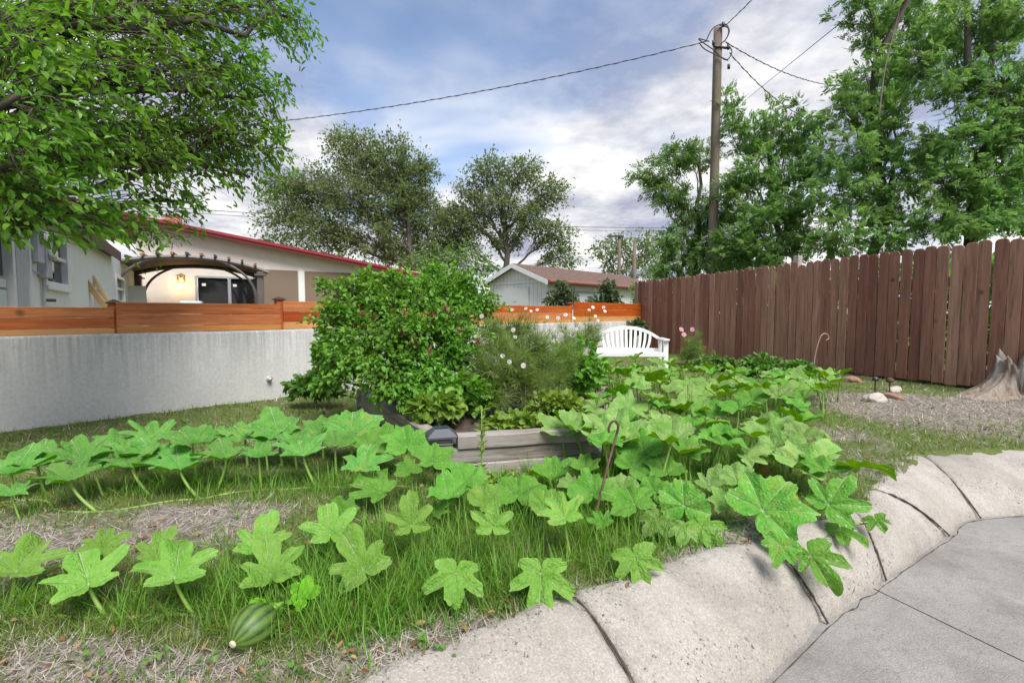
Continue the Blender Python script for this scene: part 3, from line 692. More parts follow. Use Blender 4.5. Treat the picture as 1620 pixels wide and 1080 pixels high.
    for s0, s1, z0, z1 in (wh[0], wh[2]):
        w = frame_rect(Wr, s0, s1, z0, z1, 0.07, nW, 0.03, 0.09, sc)
        zm = z0 + (z1 - z0) * 0.5
        w.hexa(Wp(s0 + 0.06, zm) + nW * 0.01, E2 * ((s1 - s0) * sc - 0.14), (0, 0, 0.05), nW * -0.05)
        wn = w.build('window', MAT['white_paint'], root)
        MB().hexa(Wp(s0 - 0.05, z0 - 0.05) + nW * 0.06, E2 * ((s1 - s0) * sc + 0.12), (0, 0, 0.045), nW * -0.08).build('sill', MAT['white_paint'], wn)
        for za, zb in ((z0 + 0.07, zm), (zm + 0.05, z1 - 0.07)):
            MB().hexa(Wp(s0 + 0.06, za) - nW * 0.05, E2 * ((s1 - s0) * sc - 0.14), (0, 0, zb - za), nW * -0.005).build('pane', MAT['glass'], wn)
    s0, s1, z0, z1 = wh[1]
    d = frame_rect(Wr, s0, s1, z0, z1, 0.09, nW, 0.03, 0.1, sc); dj = d.build('door', MAT['white_paint'], root)
    for za, zb in ((0.5, 1.05), (1.1, 1.50), (1.53, 1.62)):
        MB().hexa(Wp(s0 + 0.09, za) - nW * 0.03, E2 * ((s1 - s0) * sc - 0.21), (0, 0, zb - za), nW * -0.03).build('door_panel', MAT['white_paint'], dj)
    MB().hexa(Wp(s0 + 0.09, 0.4) - nW * 0.07, E2 * ((s1 - s0) * sc - 0.21), (0, 0, 1.25), nW * -0.02).build('door_leaf', MAT['white_paint'], dj)
    MB().hexa(Wp(s0 + 0.09, 1.66) - nW * 0.05, E2 * ((s1 - s0) * sc - 0.21), (0, 0, 0.7), nW * -0.006).build('pane', MAT['glass'], dj)
    # grey side panel beside the door, electricity meters and conduit
    gp = plain('grey_paint', (0.45, 0.46, 0.48), 0.6, var=0.12, scale=9)
    MB().hexa(Wp(-1.5, 0.4) + nW * 0.025, E2 * 0.42, (0, 0, 2.2), nW * -0.03).build('side_panel', gp, root)
    MB().hexa(Wp(-1.1, 0.4) + nW * 0.035, E2 * 0.07, (0, 0, 2.2), nW * -0.04).build('trim_board', MAT['white_paint'], root)
    for s, z in ((-0.92, 2.12), (-0.62, 1.95)):
        bx = MB().hexa(Wp(s - 0.1, z - 0.24) + nW * 0.1, E2 * 0.26, (0, 0, 0.5), nW * -0.1).build('electric_meter', gp, root, bevel=0.008)
        c = Wp(s + 0.01, z + 0.08) + nW * 0.1
        MB().tube([c, c + nW * 0.06, c + nW * 0.08], [0.085, 0.085, 0.06], 14).build('dial', plain('meter_glass', (0.55, 0.56, 0.56), 0.2, var=0.1), bx, True)
    MB().tube([Wp(-0.62, 1.72) + nW * 0.03, Wp(-0.62, 0.4) + nW * 0.03], 0.018, 8).build('conduit', gp, root)
    MB().tube([Wp(-1.02, 1.78) + nW * 0.03, Wp(-0.64, 1.74) + nW * 0.03], 0.012, 6).build('conduit', gp, root)
    MB().tube([Wp(-0.60, 1.42) + nW * 0.03, Wp(-0.60, 1.42) + nW * 0.14], 0.02, 8).build('tap', MAT['dark_metal'], root)
build_house()

def build_yard_things():
    # lantern
    c = Kp(1.02, 2.42) - E2 * 0.16
    rt = thing('wall_lantern', 'lit brass wall lantern beside the sliding door', 'lantern', c)
    mb = MB(); mb.tube([c + Vector((0, 0, 0.12)), c + Vector((0, 0, 0.20))], [0.17, 0.03], 8); mb.tube([c + Vector((0, 0, -0.13)), c + Vector((0, 0, -0.10))], 0.09, 8)
    for k in range(6):
        a = k * math.pi / 3; mb.tube([c + Vector((0.10 * math.cos(a), 0.10 * math.sin(a), -0.11)), c + Vector((0.12 * math.cos(a), 0.12 * math.sin(a), 0.13))], 0.010, 4)
    mb.build('cage', MAT['brass'], rt)
    MB().tube([c + Vector((0, 0, 0.16)), c + E2 * 0.17 + Vector((0, 0, 0.16))], 0.018, 6).build('bracket', MAT['brass'], rt)
    m, nt, b = newmat('lantern_glow'); b.inputs['Emission Color'].default_value = (1, 0.55, 0.14, 1); b.inputs['Emission Strength'].default_value = 2.5; b.inputs['Base Color'].default_value = (0.8, 0.5, 0.2, 1)
    MB().tube([c + Vector((0, 0, -0.09)), c + Vector((0, 0, -0.02)), c + Vector((0, 0, 0.06))], [0.03, 0.055, 0.025], 10).build('bulb', m, rt, True)
    ld = bpy.data.lights.new('lantern_light', 'POINT'); ld.energy = 3.5; ld.color = (1, 0.55, 0.16); ld.shadow_soft_size = 0.05
    lo = bpy.data.objects.new('lantern_light', ld); COL.objects.link(lo); lo.matrix_basis = Matrix.Translation(c + Vector((0, 0, -0.22))); adopt(lo, rt)
    # pergola
    FL, FR, BL, BR = Vector((-10.73, 12.8, 0)), Vector((-7.5, 14.4, 0)), Vector((-12.07, 15.6, 0)), Vector((-9.06, 17.1, 0))
    rt = thing('pergola', 'arched metal pergola with brown slatted canopy beside the house', 'pergola', (FL + BR) / 2 + Vector((0, 0, 0.3)))
    zt = 2.47; pm = MAT['pergola_metal']
    ax = (FR - FL).normalized(); ay = (BL - FL).normalized()
    for p in (FL, FR, BL, BR):
        MB().hexa(p - ax * 0.09 - ay * 0.09 + Vector((0, 0, 0.3)), ax * 0.18, ay * 0.18, (0, 0, zt - 0.3)).build('post', pm, rt, bevel=0.01)
        MB().hexa(p - ax * 0.15 - ay * 0.15 + Vector((0, 0, zt - 0.12)), ax * 0.30, ay * 0.30, (0, 0, 0.05)).build('capital', pm, rt)
        MB().hexa(p - ax * 0.14 - ay * 0.14 + Vector((0, 0, 0.3)), ax * 0.28, ay * 0.28, (0, 0, 0.75 if p is FL else 0.1)).build('plinth', MAT['white_paint'] if p is FL else pm, rt)
    def arch(a, b, f, dz=0): 
        e = (b - a); a2 = a - e * 0.06; e = e * 1.12; return a2 + e * f + Vector((0, 0, zt - 0.02 + dz + 0.36 * (1 - (2 * f - 1) ** 2) ** 0.9))
    for a, b in ((FL, FR), (BL, BR)):
        MB().tube([arch(a, b, i / 20) for i in range(21)], 0.065, 6).build('arch_beam', pm, rt)
        for p, q in ((a, b), (b, a)):
            e = (q - p); MB().tube(bez(p + Vector((0, 0, 1.55)) + e * 0.03, p + Vector((0, 0, 2.4)) + e * 0.03, arch(p, q, 0.30 * 1.0, -0.03), 10), 0.04, 6).build('brace', pm, rt)
    for k in range(1, 12):
        f = k / 12; p0 = arch(FL, FR, f, 0.06); p1 = arch(BL, BR, f, 0.06); d = (p1 - p0)
        p0 = p0 - d * 0.06; MB().hexa(p0 - ax * 0.03, ax * 0.06, d * 1.12, (0, 0, 0.07)).build('purlin', woodmat('purlin%d' % k, (0.20, 0.08, 0.04), (0.34, 0.16, 0.08), 1) if k % 2 else MAT['dark_metal'], rt)
    V = []; F = []
    for i in range(25):
        f = 0.03 + 0.94 * i / 24; V += [tuple(arch(FL, FR, f, 0.055)), tuple(arch(BL, BR, f, 0.055)), tuple(arch(FL, FR, f, 0.048)), tuple(arch(BL, BR, f, 0.048))]
    for i in range(24):
        b = i * 4; F += [(b, b + 4, b + 5, b + 1), (b + 2, b + 3, b + 7, b + 6)]
    link('canopy', mesh_from('canopy', V, F, [MAT['brown_fabric']]), rt)
    # lumber leaning on the wing wall, and a white sheet
    for k, (s, h, w, th, lab) in enumerate(((1.75, 1.75, 0.10, 0.09, 'pale board leaning on the house wall nearest the meter'), (2.15, 1.95, 0.14, 0.06, 'widest orange board of those leaning on the house wall'), (2.5, 1.8, 0.10, 0.05, 'thin orange board leaning on the house wall nearest the pergola'))):
        b0 = Wp(s + 0.6, 0.25) + E1 * 0.75; t0 = Wp(s, 0.25 + h) + E1 * 0.04; d = (t0 - b0); sd = E2 * w
        up = d.normalized(); nn = sd.normalized().cross(up); M_ = Matrix((sd.normalized(), nn, up)).transposed().to_4x4(); M_.translation = b0
        tag(MB().box((0, 0, 0), (w, th, d.length)).build('leaning_board', MAT['lumber'], bevel=0.004, M=M_), lab, 'board', 'boards leaning on the house')
    for k, (px, dd, h, lab) in enumerate(((124, 6.6, 1.33, 'short round wooden stake standing by the leaning boards'), (131, 6.9, 1.31, 'shorter wooden stake next to the leaning boards'))):
        p = P(px, 480, dd); tag(MB().tube([(p.x, p.y, 0.25), (p.x, p.y, h)], [0.03, 0.028], 8).build('wooden_stake', MAT['lumber'], smooth=True), lab, 'stake')
    p = P(190, 480, 13.6); b0 = Vector((p.x, p.y, 0.3)); d = Vector((-0.45, 0.5, 1.75)); sd = Vector((0.62, 0.25, 0)); nn = d.cross(sd).normalized()
    tag(MB().hexa(b0, sd, d, nn * 0.03).build('white_panel', MAT['white_paint']), 'white sheet panel leaning in the shade under the pergola', 'panel')
    p = P(297, 482, 12.5); c = Vector((p.x, p.y, 1.22))
    tag(MB().hexa(Vector((p.x - 0.22, p.y, 0.3)), (0.44, 0.2, 0), (-0.2, 0.4, 0), (0, 0, P(297, 476, 12.5).z - 0.3)).build('storage_bin', plain('pale_teal', (0.5, 0.62, 0.6), 0.4), bevel=0.02), 'pale teal bin just showing above the low fence by the sliding door', 'bin')
build_yard_things()

# ------------------------------------------------------------------ garage / shed
def build_shed():
    c0 = Vector((1.32, 18.3, 0)); c1 = Vector((6.9, 24.2, 0)); e1 = (c1 - c0).normalized(); e2 = Vector((-e1.y, e1.x, 0)); L = (c1 - c0).length; Wd = 3.1
    root = thing('garage', 'white garage with brown shingle gable roof behind the low fence', 'garage', c0 + Vector((0, 0, 0.25)))
    m, nt, b = newmat('white_siding'); q = NB(nt)
    wv = q.n('ShaderNodeTexWave', wave_type='BANDS'); wv.inputs['Scale'].default_value = 1.55; wv.bands_direction = 'X'
    q.l(q.coord('Object', (1, 1, 0)), wv.inputs['Vector'])
    g = q.ramp(wv.outputs['Fac'], (0.0, 1.0), (0.06, 0.0)); n = q.noise(3, 5, 0.6, q.pos())
    q.l(q.mix(q.math('MULTIPLY', g, 0.45), q.mix(n, (0.66, 0.66, 0.65), (0.78, 0.78, 0.77)), (0.2, 0.2, 0.2)), b.inputs['Base Color']); b.inputs['Roughness'].default_value = 0.7
    def wall(p, e, ln, zs, nm, poly=None):
        ang = math.atan2(e.y, e.x); M_ = Matrix.Translation(p) @ Matrix.Rotation(ang, 4, 'Z')
        V = poly or [(0, 0, 0.2), (ln, 0, 0.2), (ln, 0, zs), (0, 0, zs)]
        V2 = V + [(x, 0.1, z) for x, y, z in V]; n_ = len(V)
        F = [tuple(range(n_)), tuple(range(2 * n_ - 1, n_ - 1, -1))] + [((i + 1) % n_, i, i + n_, (i + 1) % n_ + n_) for i in range(n_)]
        return link(nm, mesh_from(nm, V2, F, [m]), root, M_)
    wall(c0, e1, L, 2.5, 'side_wall')
    wall(c0 + e2 * Wd, -e2, Wd, 2.5, 'gable_wall', [(0, 0, 0.2), (Wd - 0.002, 0, 0.2), (Wd - 0.002, 0, 2.5), (Wd / 2, 0, 3.12), (0, 0, 2.5)])
    # roof
    rm, nt, b = newmat('shingle_roof'); q = NB(nt); p = q.pos()
    n = q.noise(9, 6, 0.75, p); q.l(q.ramp(n, (0.3, (0.11, 0.065, 0.052)), (0.7, (0.22, 0.14, 0.115))), b.inputs['Base Color']); b.inputs['Roughness'].default_value = 0.95
    q.l(q.bump(q.noise(25, 3, 0.6, p), 0.6, 0.02), b.inputs['Normal'])
    ov = 0.3; r0 = c0 + e2 * (Wd / 2) - e1 * ov + Vector((0, 0, 3.16)); Lr = L + 2 * ov
    rise = Vector((0, 0, -0.62)); half = Wd / 2 + 0.28; dn = e2 * -half + rise * (half / (Wd / 2)); dn2 = e2 * half + rise * (half / (Wd / 2))
    roof = MB().hexa(r0, e1 * Lr, dn, (0, 0, 0.05)).hexa(r0, e1 * Lr, dn2, (0, 0, 0.05)).build('roof', rm, root)
    # courses of shingles as thin steps
    for k in range(9):
        f = k / 9; MB().hexa(r0 + dn * f + Vector((0, 0, 0.052)), e1 * Lr, dn * (1 / 9) * 1.0 + Vector((0, 0, 0.014)), (0, 0, 0.008)).build('shingle_course', rm, roof)
    red = plain('rust_red_paint', (0.25, 0.085, 0.06), 0.6)
    MB().hexa(r0 + dn + Vector((0, 0, -0.10)), e1 * Lr, e2 * -0.03, (0, 0, 0.16)).build('fascia', red, roof)
    MB().tube([r0 + dn + e2 * -0.08 + Vector((0, 0, 0.0)), r0 + dn + e2 * -0.08 + e1 * Lr + Vector((0, 0, -0.0))], 0.06, 8).build('gutter', red, roof)
    for d in (dn, dn2): MB().hexa(r0 + Vector((0, 0, -0.13)) - e1 * 0.025, e1 * 0.025, d, (0, 0, 0.18)).build('barge_board', MAT['white_paint'], roof)
    MB().hexa(c0 + e2 * Wd - e1 * 0.02 + Vector((0, 0, 2.42)), e2 * -Wd, e1 * -0.02, (0, 0, 0.1)).build('trim', MAT['white_paint'], root)
    MB().hexa(c0 + e2 * (Wd - 0.3) - e1 * 0.015 + Vector((0, 0, 0.3)), e2 * -1.9, e1 * -0.03, (0, 0, 1.95)).build('garage_door', MAT['white_paint'], root)
    # side window
    w = MB(); p = c0 + e1 * 1.7 - e2 * 0.02 + Vector((0, 0, 1.35))
    for a, b_, c_, d_ in ((0, 0, 1.5, 0.08), (0, 0.72, 1.5, 0.08), (0, 0.08, 0.08, 0.64), (1.42, 0.08, 0.08, 0.64)):
        w.hexa(p + e1 * a + Vector((0, 0, b_)), e1 * c_, e2 * -0.04, (0, 0, d_))
    wn = w.build('window', plain('grey_trim', (0.30, 0.31, 0.31), 0.6), root)
    MB().hexa(p + e1 * 0.08 + Vector((0, 0, 0.08)), e1 * 1.34, e2 * -0.012, (0, 0, 0.64)).build('pane', plain('bright_glass', (0.5, 0.53, 0.55), 0.15, var=0.1), wn)
    MB().hexa(c0 - e1 * 0.012 - e2 * 0.014 + Vector((0, 0, 0.2)), e1 * 0.1, e2 * 0.1, (0, 0, 2.28)).build('corner_trim', MAT['white_paint'], root)
build_shed()

# ------------------------------------------------------------------ utility pole and lines
def build_pole():
    top = P(1136, 46, 12.0); x, y = top.x, top.y
    root = thing('utility_pole', 'tall weathered wooden utility pole behind the brown fence', 'utility pole', (x, y, 0.25))
    pts = [(x, y, 0.2 + (top.z - 0.2) * i / 8) for i in range(9)]
    me = MB(); me.tube([(a - x, b - y, c) for a, b, c in pts], [0.12 - 0.02 * i / 8 for i in range(9)], 14); me.build('shaft', MAT['pole_wood'], root, True, M=Matrix.Translation((x, y, 0)))
    MB().tube([(x - 0.15, y - 0.1, top.z - 0.45), (x + 0.18, y - 0.1, top.z - 0.5)], 0.03, 8).build('bracket', MAT['dark_metal'], root)
    for dx, dz in ((-0.16, -0.40), (0.2, -0.5), (0.22, -0.95), (0.06, 0.02)):
        MB().tube([(x + dx, y - 0.14, top.z + dz - 0.05), (x + dx, y - 0.14, top.z + dz + 0.05)], 0.035, 8).build('insulator', MAT['dark_metal'], root, True)
    # loops of slack cable at the top
    def Q(px, py, d=11.85): return P(px, py, d)
    for k, pl in enumerate(([(1122, 66), (1105, 62), (1130, 80), (1148, 95), (1158, 82), (1148, 66)], [(1118, 63), (1128, 45), (1146, 38), (1154, 50), (1146, 66)], [(1138, 40), (1152, 45), (1150, 60), (1140, 70)], [(1106, 68), (1115, 78), (1135, 88), (1152, 96)])):
        MB().tube(catmull([Q(*q) for q in pl], 6), 0.014, 5).build('cable_loop', MAT['cable'], root, True)
    def wire(name, a, b, sag, r, lab, twist=False):
        n = 40; pts = []; sd = (b - a).cross(Vector((0, 0, 1))).normalized()
        for i in range(n + 1):
            t = i / n; pts.append(a.lerp(b, t) + Vector((0, 0, -sag * 4 * t * (1 - t))))
        mb = MB(); mb.tube(pts, r, 5)
        if twist:
            tw = []; n2 = 220
            for i in range(n2 + 1):
                t = i / n2; p = a.lerp(b, t) + Vector((0, 0, -sag * 4 * t * (1 - t))); an = t * (b - a).length * 14
                tw.append(p + sd * math.cos(an) * r * 1.3 + Vector((0, 0, math.sin(an) * r * 1.3)))
            mb.tube(tw, r * 0.8, 4)
        tag(mb.build(name, MAT['cable'], None, True), lab, 'power line', 'overhead lines')
    wire('power_line', Q(1121, 65), P(300, 205, 14.0), 0.30, 0.009, 'twisted overhead cable running from the pole to the cream house', True)
    wire('power_line', Q(1146, 42), P(1262, -80, 8.5), 0.05, 0.008, 'overhead cable rising from the pole top out of the picture', True)
    wire('power_line', Q(1150, 68), P(1330, 136, 17), 0.22, 0.009, 'upper of two cables running from the pole into the trees', True)
    wire('power_line', Q(1154, 84), P(1300, 196, 16), 0.28, 0.009, 'lower of two cables running from the pole into the trees', True)
    wire('power_line', P(1350, 20, 9), P(1180, 158, 24), 0.0, 0.009, 'thin straight wire crossing behind the two drooping cables')
    wire('power_line', P(250, 327, 36), P(1120, 361, 44), 0.4, 0.022, 'upper of two distant wires low over the garage')
    wire('power_line', P(250, 333, 36), P(1120, 365, 44), 0.45, 0.018, 'lower of two distant wires low over the garage')
    for px, yt, d, c, lab, mt in ((980, 373, 38, 1, 'distant grey pole with a cross arm beyond the garage', 'pole_wood'), (1004, 384, 36, 0, 'distant bare brown pole beyond the garage', 'pole_wood')):
        p = P(px, yt, d); r2 = thing('utility_pole', lab, 'utility pole', (p.x, p.y, 0.2))
        MB().tube([(p.x, p.y, 0.2), (p.x, p.y, p.z)], [0.17, 0.13], 8).build('shaft', MAT[mt], r2, True)
        if c: MB().hexa((p.x - 1.0, p.y - 0.2, p.z - 0.12), (1.3, 0, 0), (0, 0.12, 0), (0, 0, 0.12)).build('cross_arm', MAT['dark_metal'], r2)
build_pole()

# ------------------------------------------------------------------ leaf templates
KITE = (np.array([(0, 0, 0), (0.5, 0.42, 0.10), (0, 0.48, 0), (-0.5, 0.42, 0.10), (0, 1, -0.12)]), np.array([(0, 1, 2), (0, 2, 3), (1, 4, 2), (2, 4, 3)]))
DIAM = (np.array([(0, 0, 0), (0.5, 0.5, 0.06), (0, 1, 0), (-0.5, 0.5, 0.06)]), np.array([(0, 1, 2), (0, 2, 3)]))
def compound(pairs=3):
    """pinnate leaf: rachis with leaflets"""
    V = []; F = []
    def leaflet(p, d, L, w):
        d = np.array(d, float); d /= np.linalg.norm(d); s = np.array((d[1], -d[0], 0)); b = len(V)
        p = np.array(p, float)
        V.extend([p, p + d * L * 0.45 + s * w / 2 + (0, 0, 0.02), p + d * L * 0.5, p + d * L * 0.45 - s * w / 2 + (0, 0, 0.02), p + d * L + (0, 0, -0.05)])
        F.extend([(b, b + 1, b + 2), (b, b + 2, b + 3), (b + 1, b + 4, b + 2), (b + 2, b + 4, b + 3)])
    for k in range(pairs):
        y = 0.22 + 0.6 * k / pairs; L = 0.40 - 0.03 * k
        leaflet((0, y, 0), (0.85, 0.6, 0), L, 0.17); leaflet((0, y, 0), (-0.85, 0.6, 0), L, 0.17)
    leaflet((0, 0.8, 0), (0, 1, 0), 0.42, 0.19)
    b = len(V); V.extend([np.array((0.008, 0, 0)), np.array((-0.008, 0, 0)), np.array((0, 0.85, 0))]); F.append((b, b + 1, b + 2))
    return np.array(V), np.array(F)
_y = (0.22, 0.5, 0.78); _w = (0.36, 0.5, 0.33)
LEAF = (np.array([(0, 0, 0)] + [(0, y, -0.10 * y * y) for y in _y] + [(0.0, 1, -0.14)] + [(w, y, 0.10 - 0.10 * y * y) for y, w in zip(_y, _w)] + [(-w, y, 0.10 - 0.10 * y * y) for y, w in zip(_y, _w)]),
        np.array([(0, 5, 1), (1, 5, 6), (1, 6, 2), (2, 6, 7), (2, 7, 3), (3, 7, 4), (0, 1, 8), (1, 9, 8), (1, 2, 9), (2, 10, 9), (2, 3, 10), (3, 4, 10)]))
COMP = compound(3); COMP4 = compound(4)

# ------------------------------------------------------------------ tree builder: limbs reach into lobes, twigs fill them, leaves sit on twigs
def lobe(px, py, d, rx, ry=None, rd=None):
    ry = ry or rx; c = P(px, py, d); k = d / FPX
    return (np.array(c), np.array((rx * k, (rd or (rx + ry) / 2) * k, ry * k)))
def grow(base, top, lobes, seed, twigs=40, per=10, size=0.08, wid=0.45, trunk_r=0.12, droop=0.15, stray=0.5, tip=0.35, up=0.3, limb_r=0.35, fork=(0.35, 0.95), shell=0.45, jitter=0.04):
    """returns wood MB, leaf arrays (pos, axis, normal, scale)"""
    rs = np.random.RandomState(seed); wood = MB(); twig = MB()
    base = np.array(base, float); top = np.array(top, float); n = 9
    tp = np.array([base + (top - base) * i / (n - 1) + (rs.randn(3) * 0.022 * np.linalg.norm(top - base) * (i > 0) * np.array((1, 1, 0.2))) for i in range(n)])
    rad = np.linspace(trunk_r, trunk_r * 0.25, n); rad[0] *= 1.25
    wood.tube(tp, rad, 9)
    Pp, Ax, Nm, Sc = [], [], [], []
    vol = np.array([np.prod(r) ** (2 / 3) for c, r in lobes]); vol = vol / vol.mean()
    for li, (c, r) in enumerate(lobes):
        hf = (c[2] - base[2]) / max(0.1, top[2] - base[2]); f = float(np.clip(hf * 0.75 - 0.15 + rs.uniform(-0.08, 0.08), fork[0], fork[1])); k = f * (n - 1); i = min(int(k), n - 2)
        st = tp[i] + (tp[i + 1] - tp[i]) * (k - i)
        mid = (st + c) / 2 + np.array((0, 0, up * np.linalg.norm(c - st) * 0.3)) + rs.randn(3) * 0.05 * np.linalg.norm(c - st)
        limb = np.array([st * (1 - t) ** 2 + 2 * mid * t * (1 - t) + c * t * t for t in np.linspace(0, 1, 9)])
        limb[1:-1] += rs.randn(7, 3) * 0.02 * np.linalg.norm(c - st)
        lr = trunk_r * limb_r * (1 - 0.3 * f); wood.tube(limb, np.linspace(lr, lr * 0.25, 9), 6)
        nt_ = max(4, int(twigs * vol[li]))
        for _ in range(nt_):
            d = rs.randn(3); d /= np.linalg.norm(d); q = c + d * r * rs.uniform(shell, 1.0) ** 0.6
            if rs.rand() < 0.12: q = c + d * r * rs.uniform(1.0, 1.0 + stray * 0.5)
            a = limb[rs.randint(4, 9)] + rs.randn(3) * r * 0.12
            ln = np.linalg.norm(q - a); m = (a + q) / 2 + np.array((0, 0, ln * (0.12 + droop * 0.6))) + rs.randn(3) * 0.06 * ln
            q = q + np.array((0, 0, -droop * ln * 0.5))
            ts = np.linspace(0, 1, 5); path = np.array([a * (1 - t) ** 2 + 2 * m * t * (1 - t) + q * t * t for t in ts])
            twig.tube(path, np.linspace(lr * 0.07 + 0.0015, 0.0014, 5), 3, 0, False)
            np_ = max(3, int(per * rs.uniform(0.6, 1.4)))
            tt = rs.uniform(tip, 1.0, np_) ** 0.8; tt[0] = 1.0
            pp = a * ((1 - tt) ** 2)[:, None] + 2 * m * (tt * (1 - tt))[:, None] + q * (tt ** 2)[:, None]
            tan = 2 * (m - a) * (1 - tt)[:, None] + 2 * (q - m) * tt[:, None]; tan /= np.linalg.norm(tan, axis=1, keepdims=True) + 1e-9
            ax = tan + rs.randn(np_, 3) * 0.75 + np.array((0, 0, -droop * 1.5)); nm = rs.randn(np_, 3) * 0.55 + np.array((0, -0.1, 1.0))
            sz = size * rs.uniform(0.65, 1.25, np_)
            Pp.append(pp + rs.randn(np_, 3) * jitter); Ax.append(ax); Nm.append(nm); Sc.append(np.stack([sz * wid, sz, sz], 1))
    return wood, twig, np.concatenate(Pp), np.concatenate(Ax), np.concatenate(Nm), np.concatenate(Sc)
def tree(name, label, cat, base, top, lobes, seed, leafmat_, bark, tmpl=LEAF, single=0, group=None, crown='crown', **kw):
    root = thing(name, label, cat, base, group)
    wood, twig, pos, ax, nm, sc = grow(base, top, lobes, seed, **kw)
    wood.build('trunk', bark, root, True); twig.build('twigs', MAT['twig'], root, True, kind='stuff')
    idx = np.arange(len(pos))
    if single:       # the leaves that show largest are objects of their own
        order = np.argsort(-(np.linalg.norm(sc, axis=1) / np.linalg.norm(pos - np.array(CAM), axis=1))); sel = []
        for i in order:
            v = pos[i] - np.array(CAM); dep = v[1]
            if dep > 0.3 and abs(v[0] / dep) < 1.06 and v[2] / dep < 0.65: sel.append(i)
            if len(sel) >= single: break
        keep = np.ones(len(pos), bool); keep[sel] = False; idx = idx[keep]
        lm = mesh_from('leaf', tmpl[0], tmpl[1], [leafmat_])
        for i in sel:
            a = Vector(ax[i]).normalized(); n_ = Vector(nm[i]); n_ = (n_ - a * n_.dot(a)).normalized(); x = a.cross(n_)
            M_ = Matrix((x, a, n_)).transposed().to_4x4() @ Matrix.Diagonal((sc[i][0], sc[i][1], sc[i][2], 1)); M_.translation = Vector(pos[i])
            link('leaf', lm, root, M_)
    V, F = scatter(tmpl[0], tmpl[1], pos[idx], ax[idx], nm[idx], sc[idx])
    link(crown, mesh_from(crown, V, F, [leafmat_]), root, kind='stuff')
    return root, (pos, ax, nm)

# ---- overhanging tree, trunk just outside the picture
NEAR = [lobe(20, 40, 3.0, 120, 90), lobe(130, 10, 3.6, 110, 80), lobe(230, 20, 4.2, 90, 80), lobe(320, 20, 4.6, 90, 70), lobe(420, 10, 5.0, 80, 60), lobe(465, 30, 5.2, 40, 50),
        lobe(30, 150, 2.8, 110, 90), lobe(150, 130, 3.4, 110, 90), lobe(270, 120, 4.2, 95, 80), lobe(370, 110, 4.8, 75, 70), lobe(420, 150, 5.1, 50, 60),
        lobe(20, 260, 2.7, 100, 80), lobe(110, 250, 3.1, 90, 80), lobe(210, 220, 4.0, 90, 80), lobe(310, 200, 4.6, 75, 70), lobe(390, 205, 5.0, 65, 60), lobe(430, 235, 5.2, 40, 55),
        lobe(30, 318, 2.8, 90, 55), lobe(120, 315, 3.1, 80, 52), lobe(200, 330, 3.6, 60, 55), lobe(270, 270, 4.3, 60, 55), lobe(340, 262, 4.8, 40, 50), lobe(240, 365, 4.4, 35, 35), lobe(300, 320, 4.6, 30, 40), lobe(395, 280, 5.0, 25, 40), lobe(150, 362, 3.2, 40, 22), lobe(60, 362, 3.0, 45, 22)]
tree('overhanging_tree', 'bright green tree overhanging from the upper corner above the house', 'tree', (-4.0, 2.45, 0.25), (-3.7, 2.95, 3.3), NEAR, 11, MAT['leaf_near'], MAT['bark'], single=300, twigs=44, per=11, size=0.070, wid=0.42, trunk_r=0.22, droop=0.2, tip=0.3, fork=(0.45, 1.0), limb_r=0.3, shell=0.35)

# ---- elms in the middle distance
tree('elm_tree', 'broad dark grey-green elm rising behind the red-edged roof', 'tree', (-6.0, 30, 0.2), (-6.2, 30, 7.2),
     [lobe(560, 250, 30, 55, 50), lobe(620, 255, 30, 50, 50), lobe(480, 300, 30, 60, 50), lobe(550, 310, 29, 65, 50), lobe(620, 320, 30, 55, 50), lobe(440, 350, 29.5, 45, 45), lobe(500, 370, 29, 60, 45), lobe(580, 375, 29, 60, 45), lobe(650, 290, 31, 50, 48), lobe(665, 340, 31, 45, 50), lobe(540, 222, 30, 30, 25), lobe(640, 395, 31, 55, 35), lobe(670, 270, 31, 28, 25), lobe(425, 300, 30, 28, 28), lobe(700, 395, 30, 40, 35), lobe(704, 345, 31, 28, 28), lobe(410, 395, 30, 25, 25)],
     21, MAT['leaf_elm'], MAT['bark_grey'], DIAM, twigs=135, per=18, size=0.21, wid=0.5, trunk_r=0.35, droop=0.05, shell=0.3, jitter=0.12)
tree('elm_tree', 'airy rounded elm with visible forked limbs behind the garage', 'tree', (-0.6, 29, 0.2), (-0.4, 29, 6.5),
     [lobe(775, 270, 29, 38, 28), lobe(830, 270, 29, 42, 30), lobe(870, 305, 29, 38, 30), lobe(740, 300, 29, 30, 22), lobe(790, 320, 28.5, 45, 32), lobe(840, 345, 28.5, 45, 30), lobe(750, 350, 29, 40, 35), lobe(880, 370, 29, 40, 28), lobe(715, 375, 30, 40, 38), lobe(800, 375, 29, 35, 25), lobe(890, 405, 29, 35, 22), lobe(725, 330, 29, 28, 20)],
     22, MAT['leaf_elm'], MAT['bark_grey'], DIAM, twigs=100, per=16, size=0.20, wid=0.5, trunk_r=0.34, droop=0.1, shell=0.35, jitter=0.12)
tree('far_tree', 'small hazy tree around the distant poles beyond the garage', 'tree', (9.2, 42, 0.2), (9.0, 42, 4.5),
     [lobe(960, 395, 42, 35, 28), lobe(1000, 385, 42, 32, 26), lobe(1040, 390, 42, 35, 30), lobe(985, 420, 42, 40, 22), lobe(1030, 425, 41, 45, 24)],
     23, MAT['leaf_elm'], MAT['bark_grey'], DIAM, twigs=60, per=12, size=0.32, wid=0.5, trunk_r=0.2, shell=0.3, jitter=0.12)
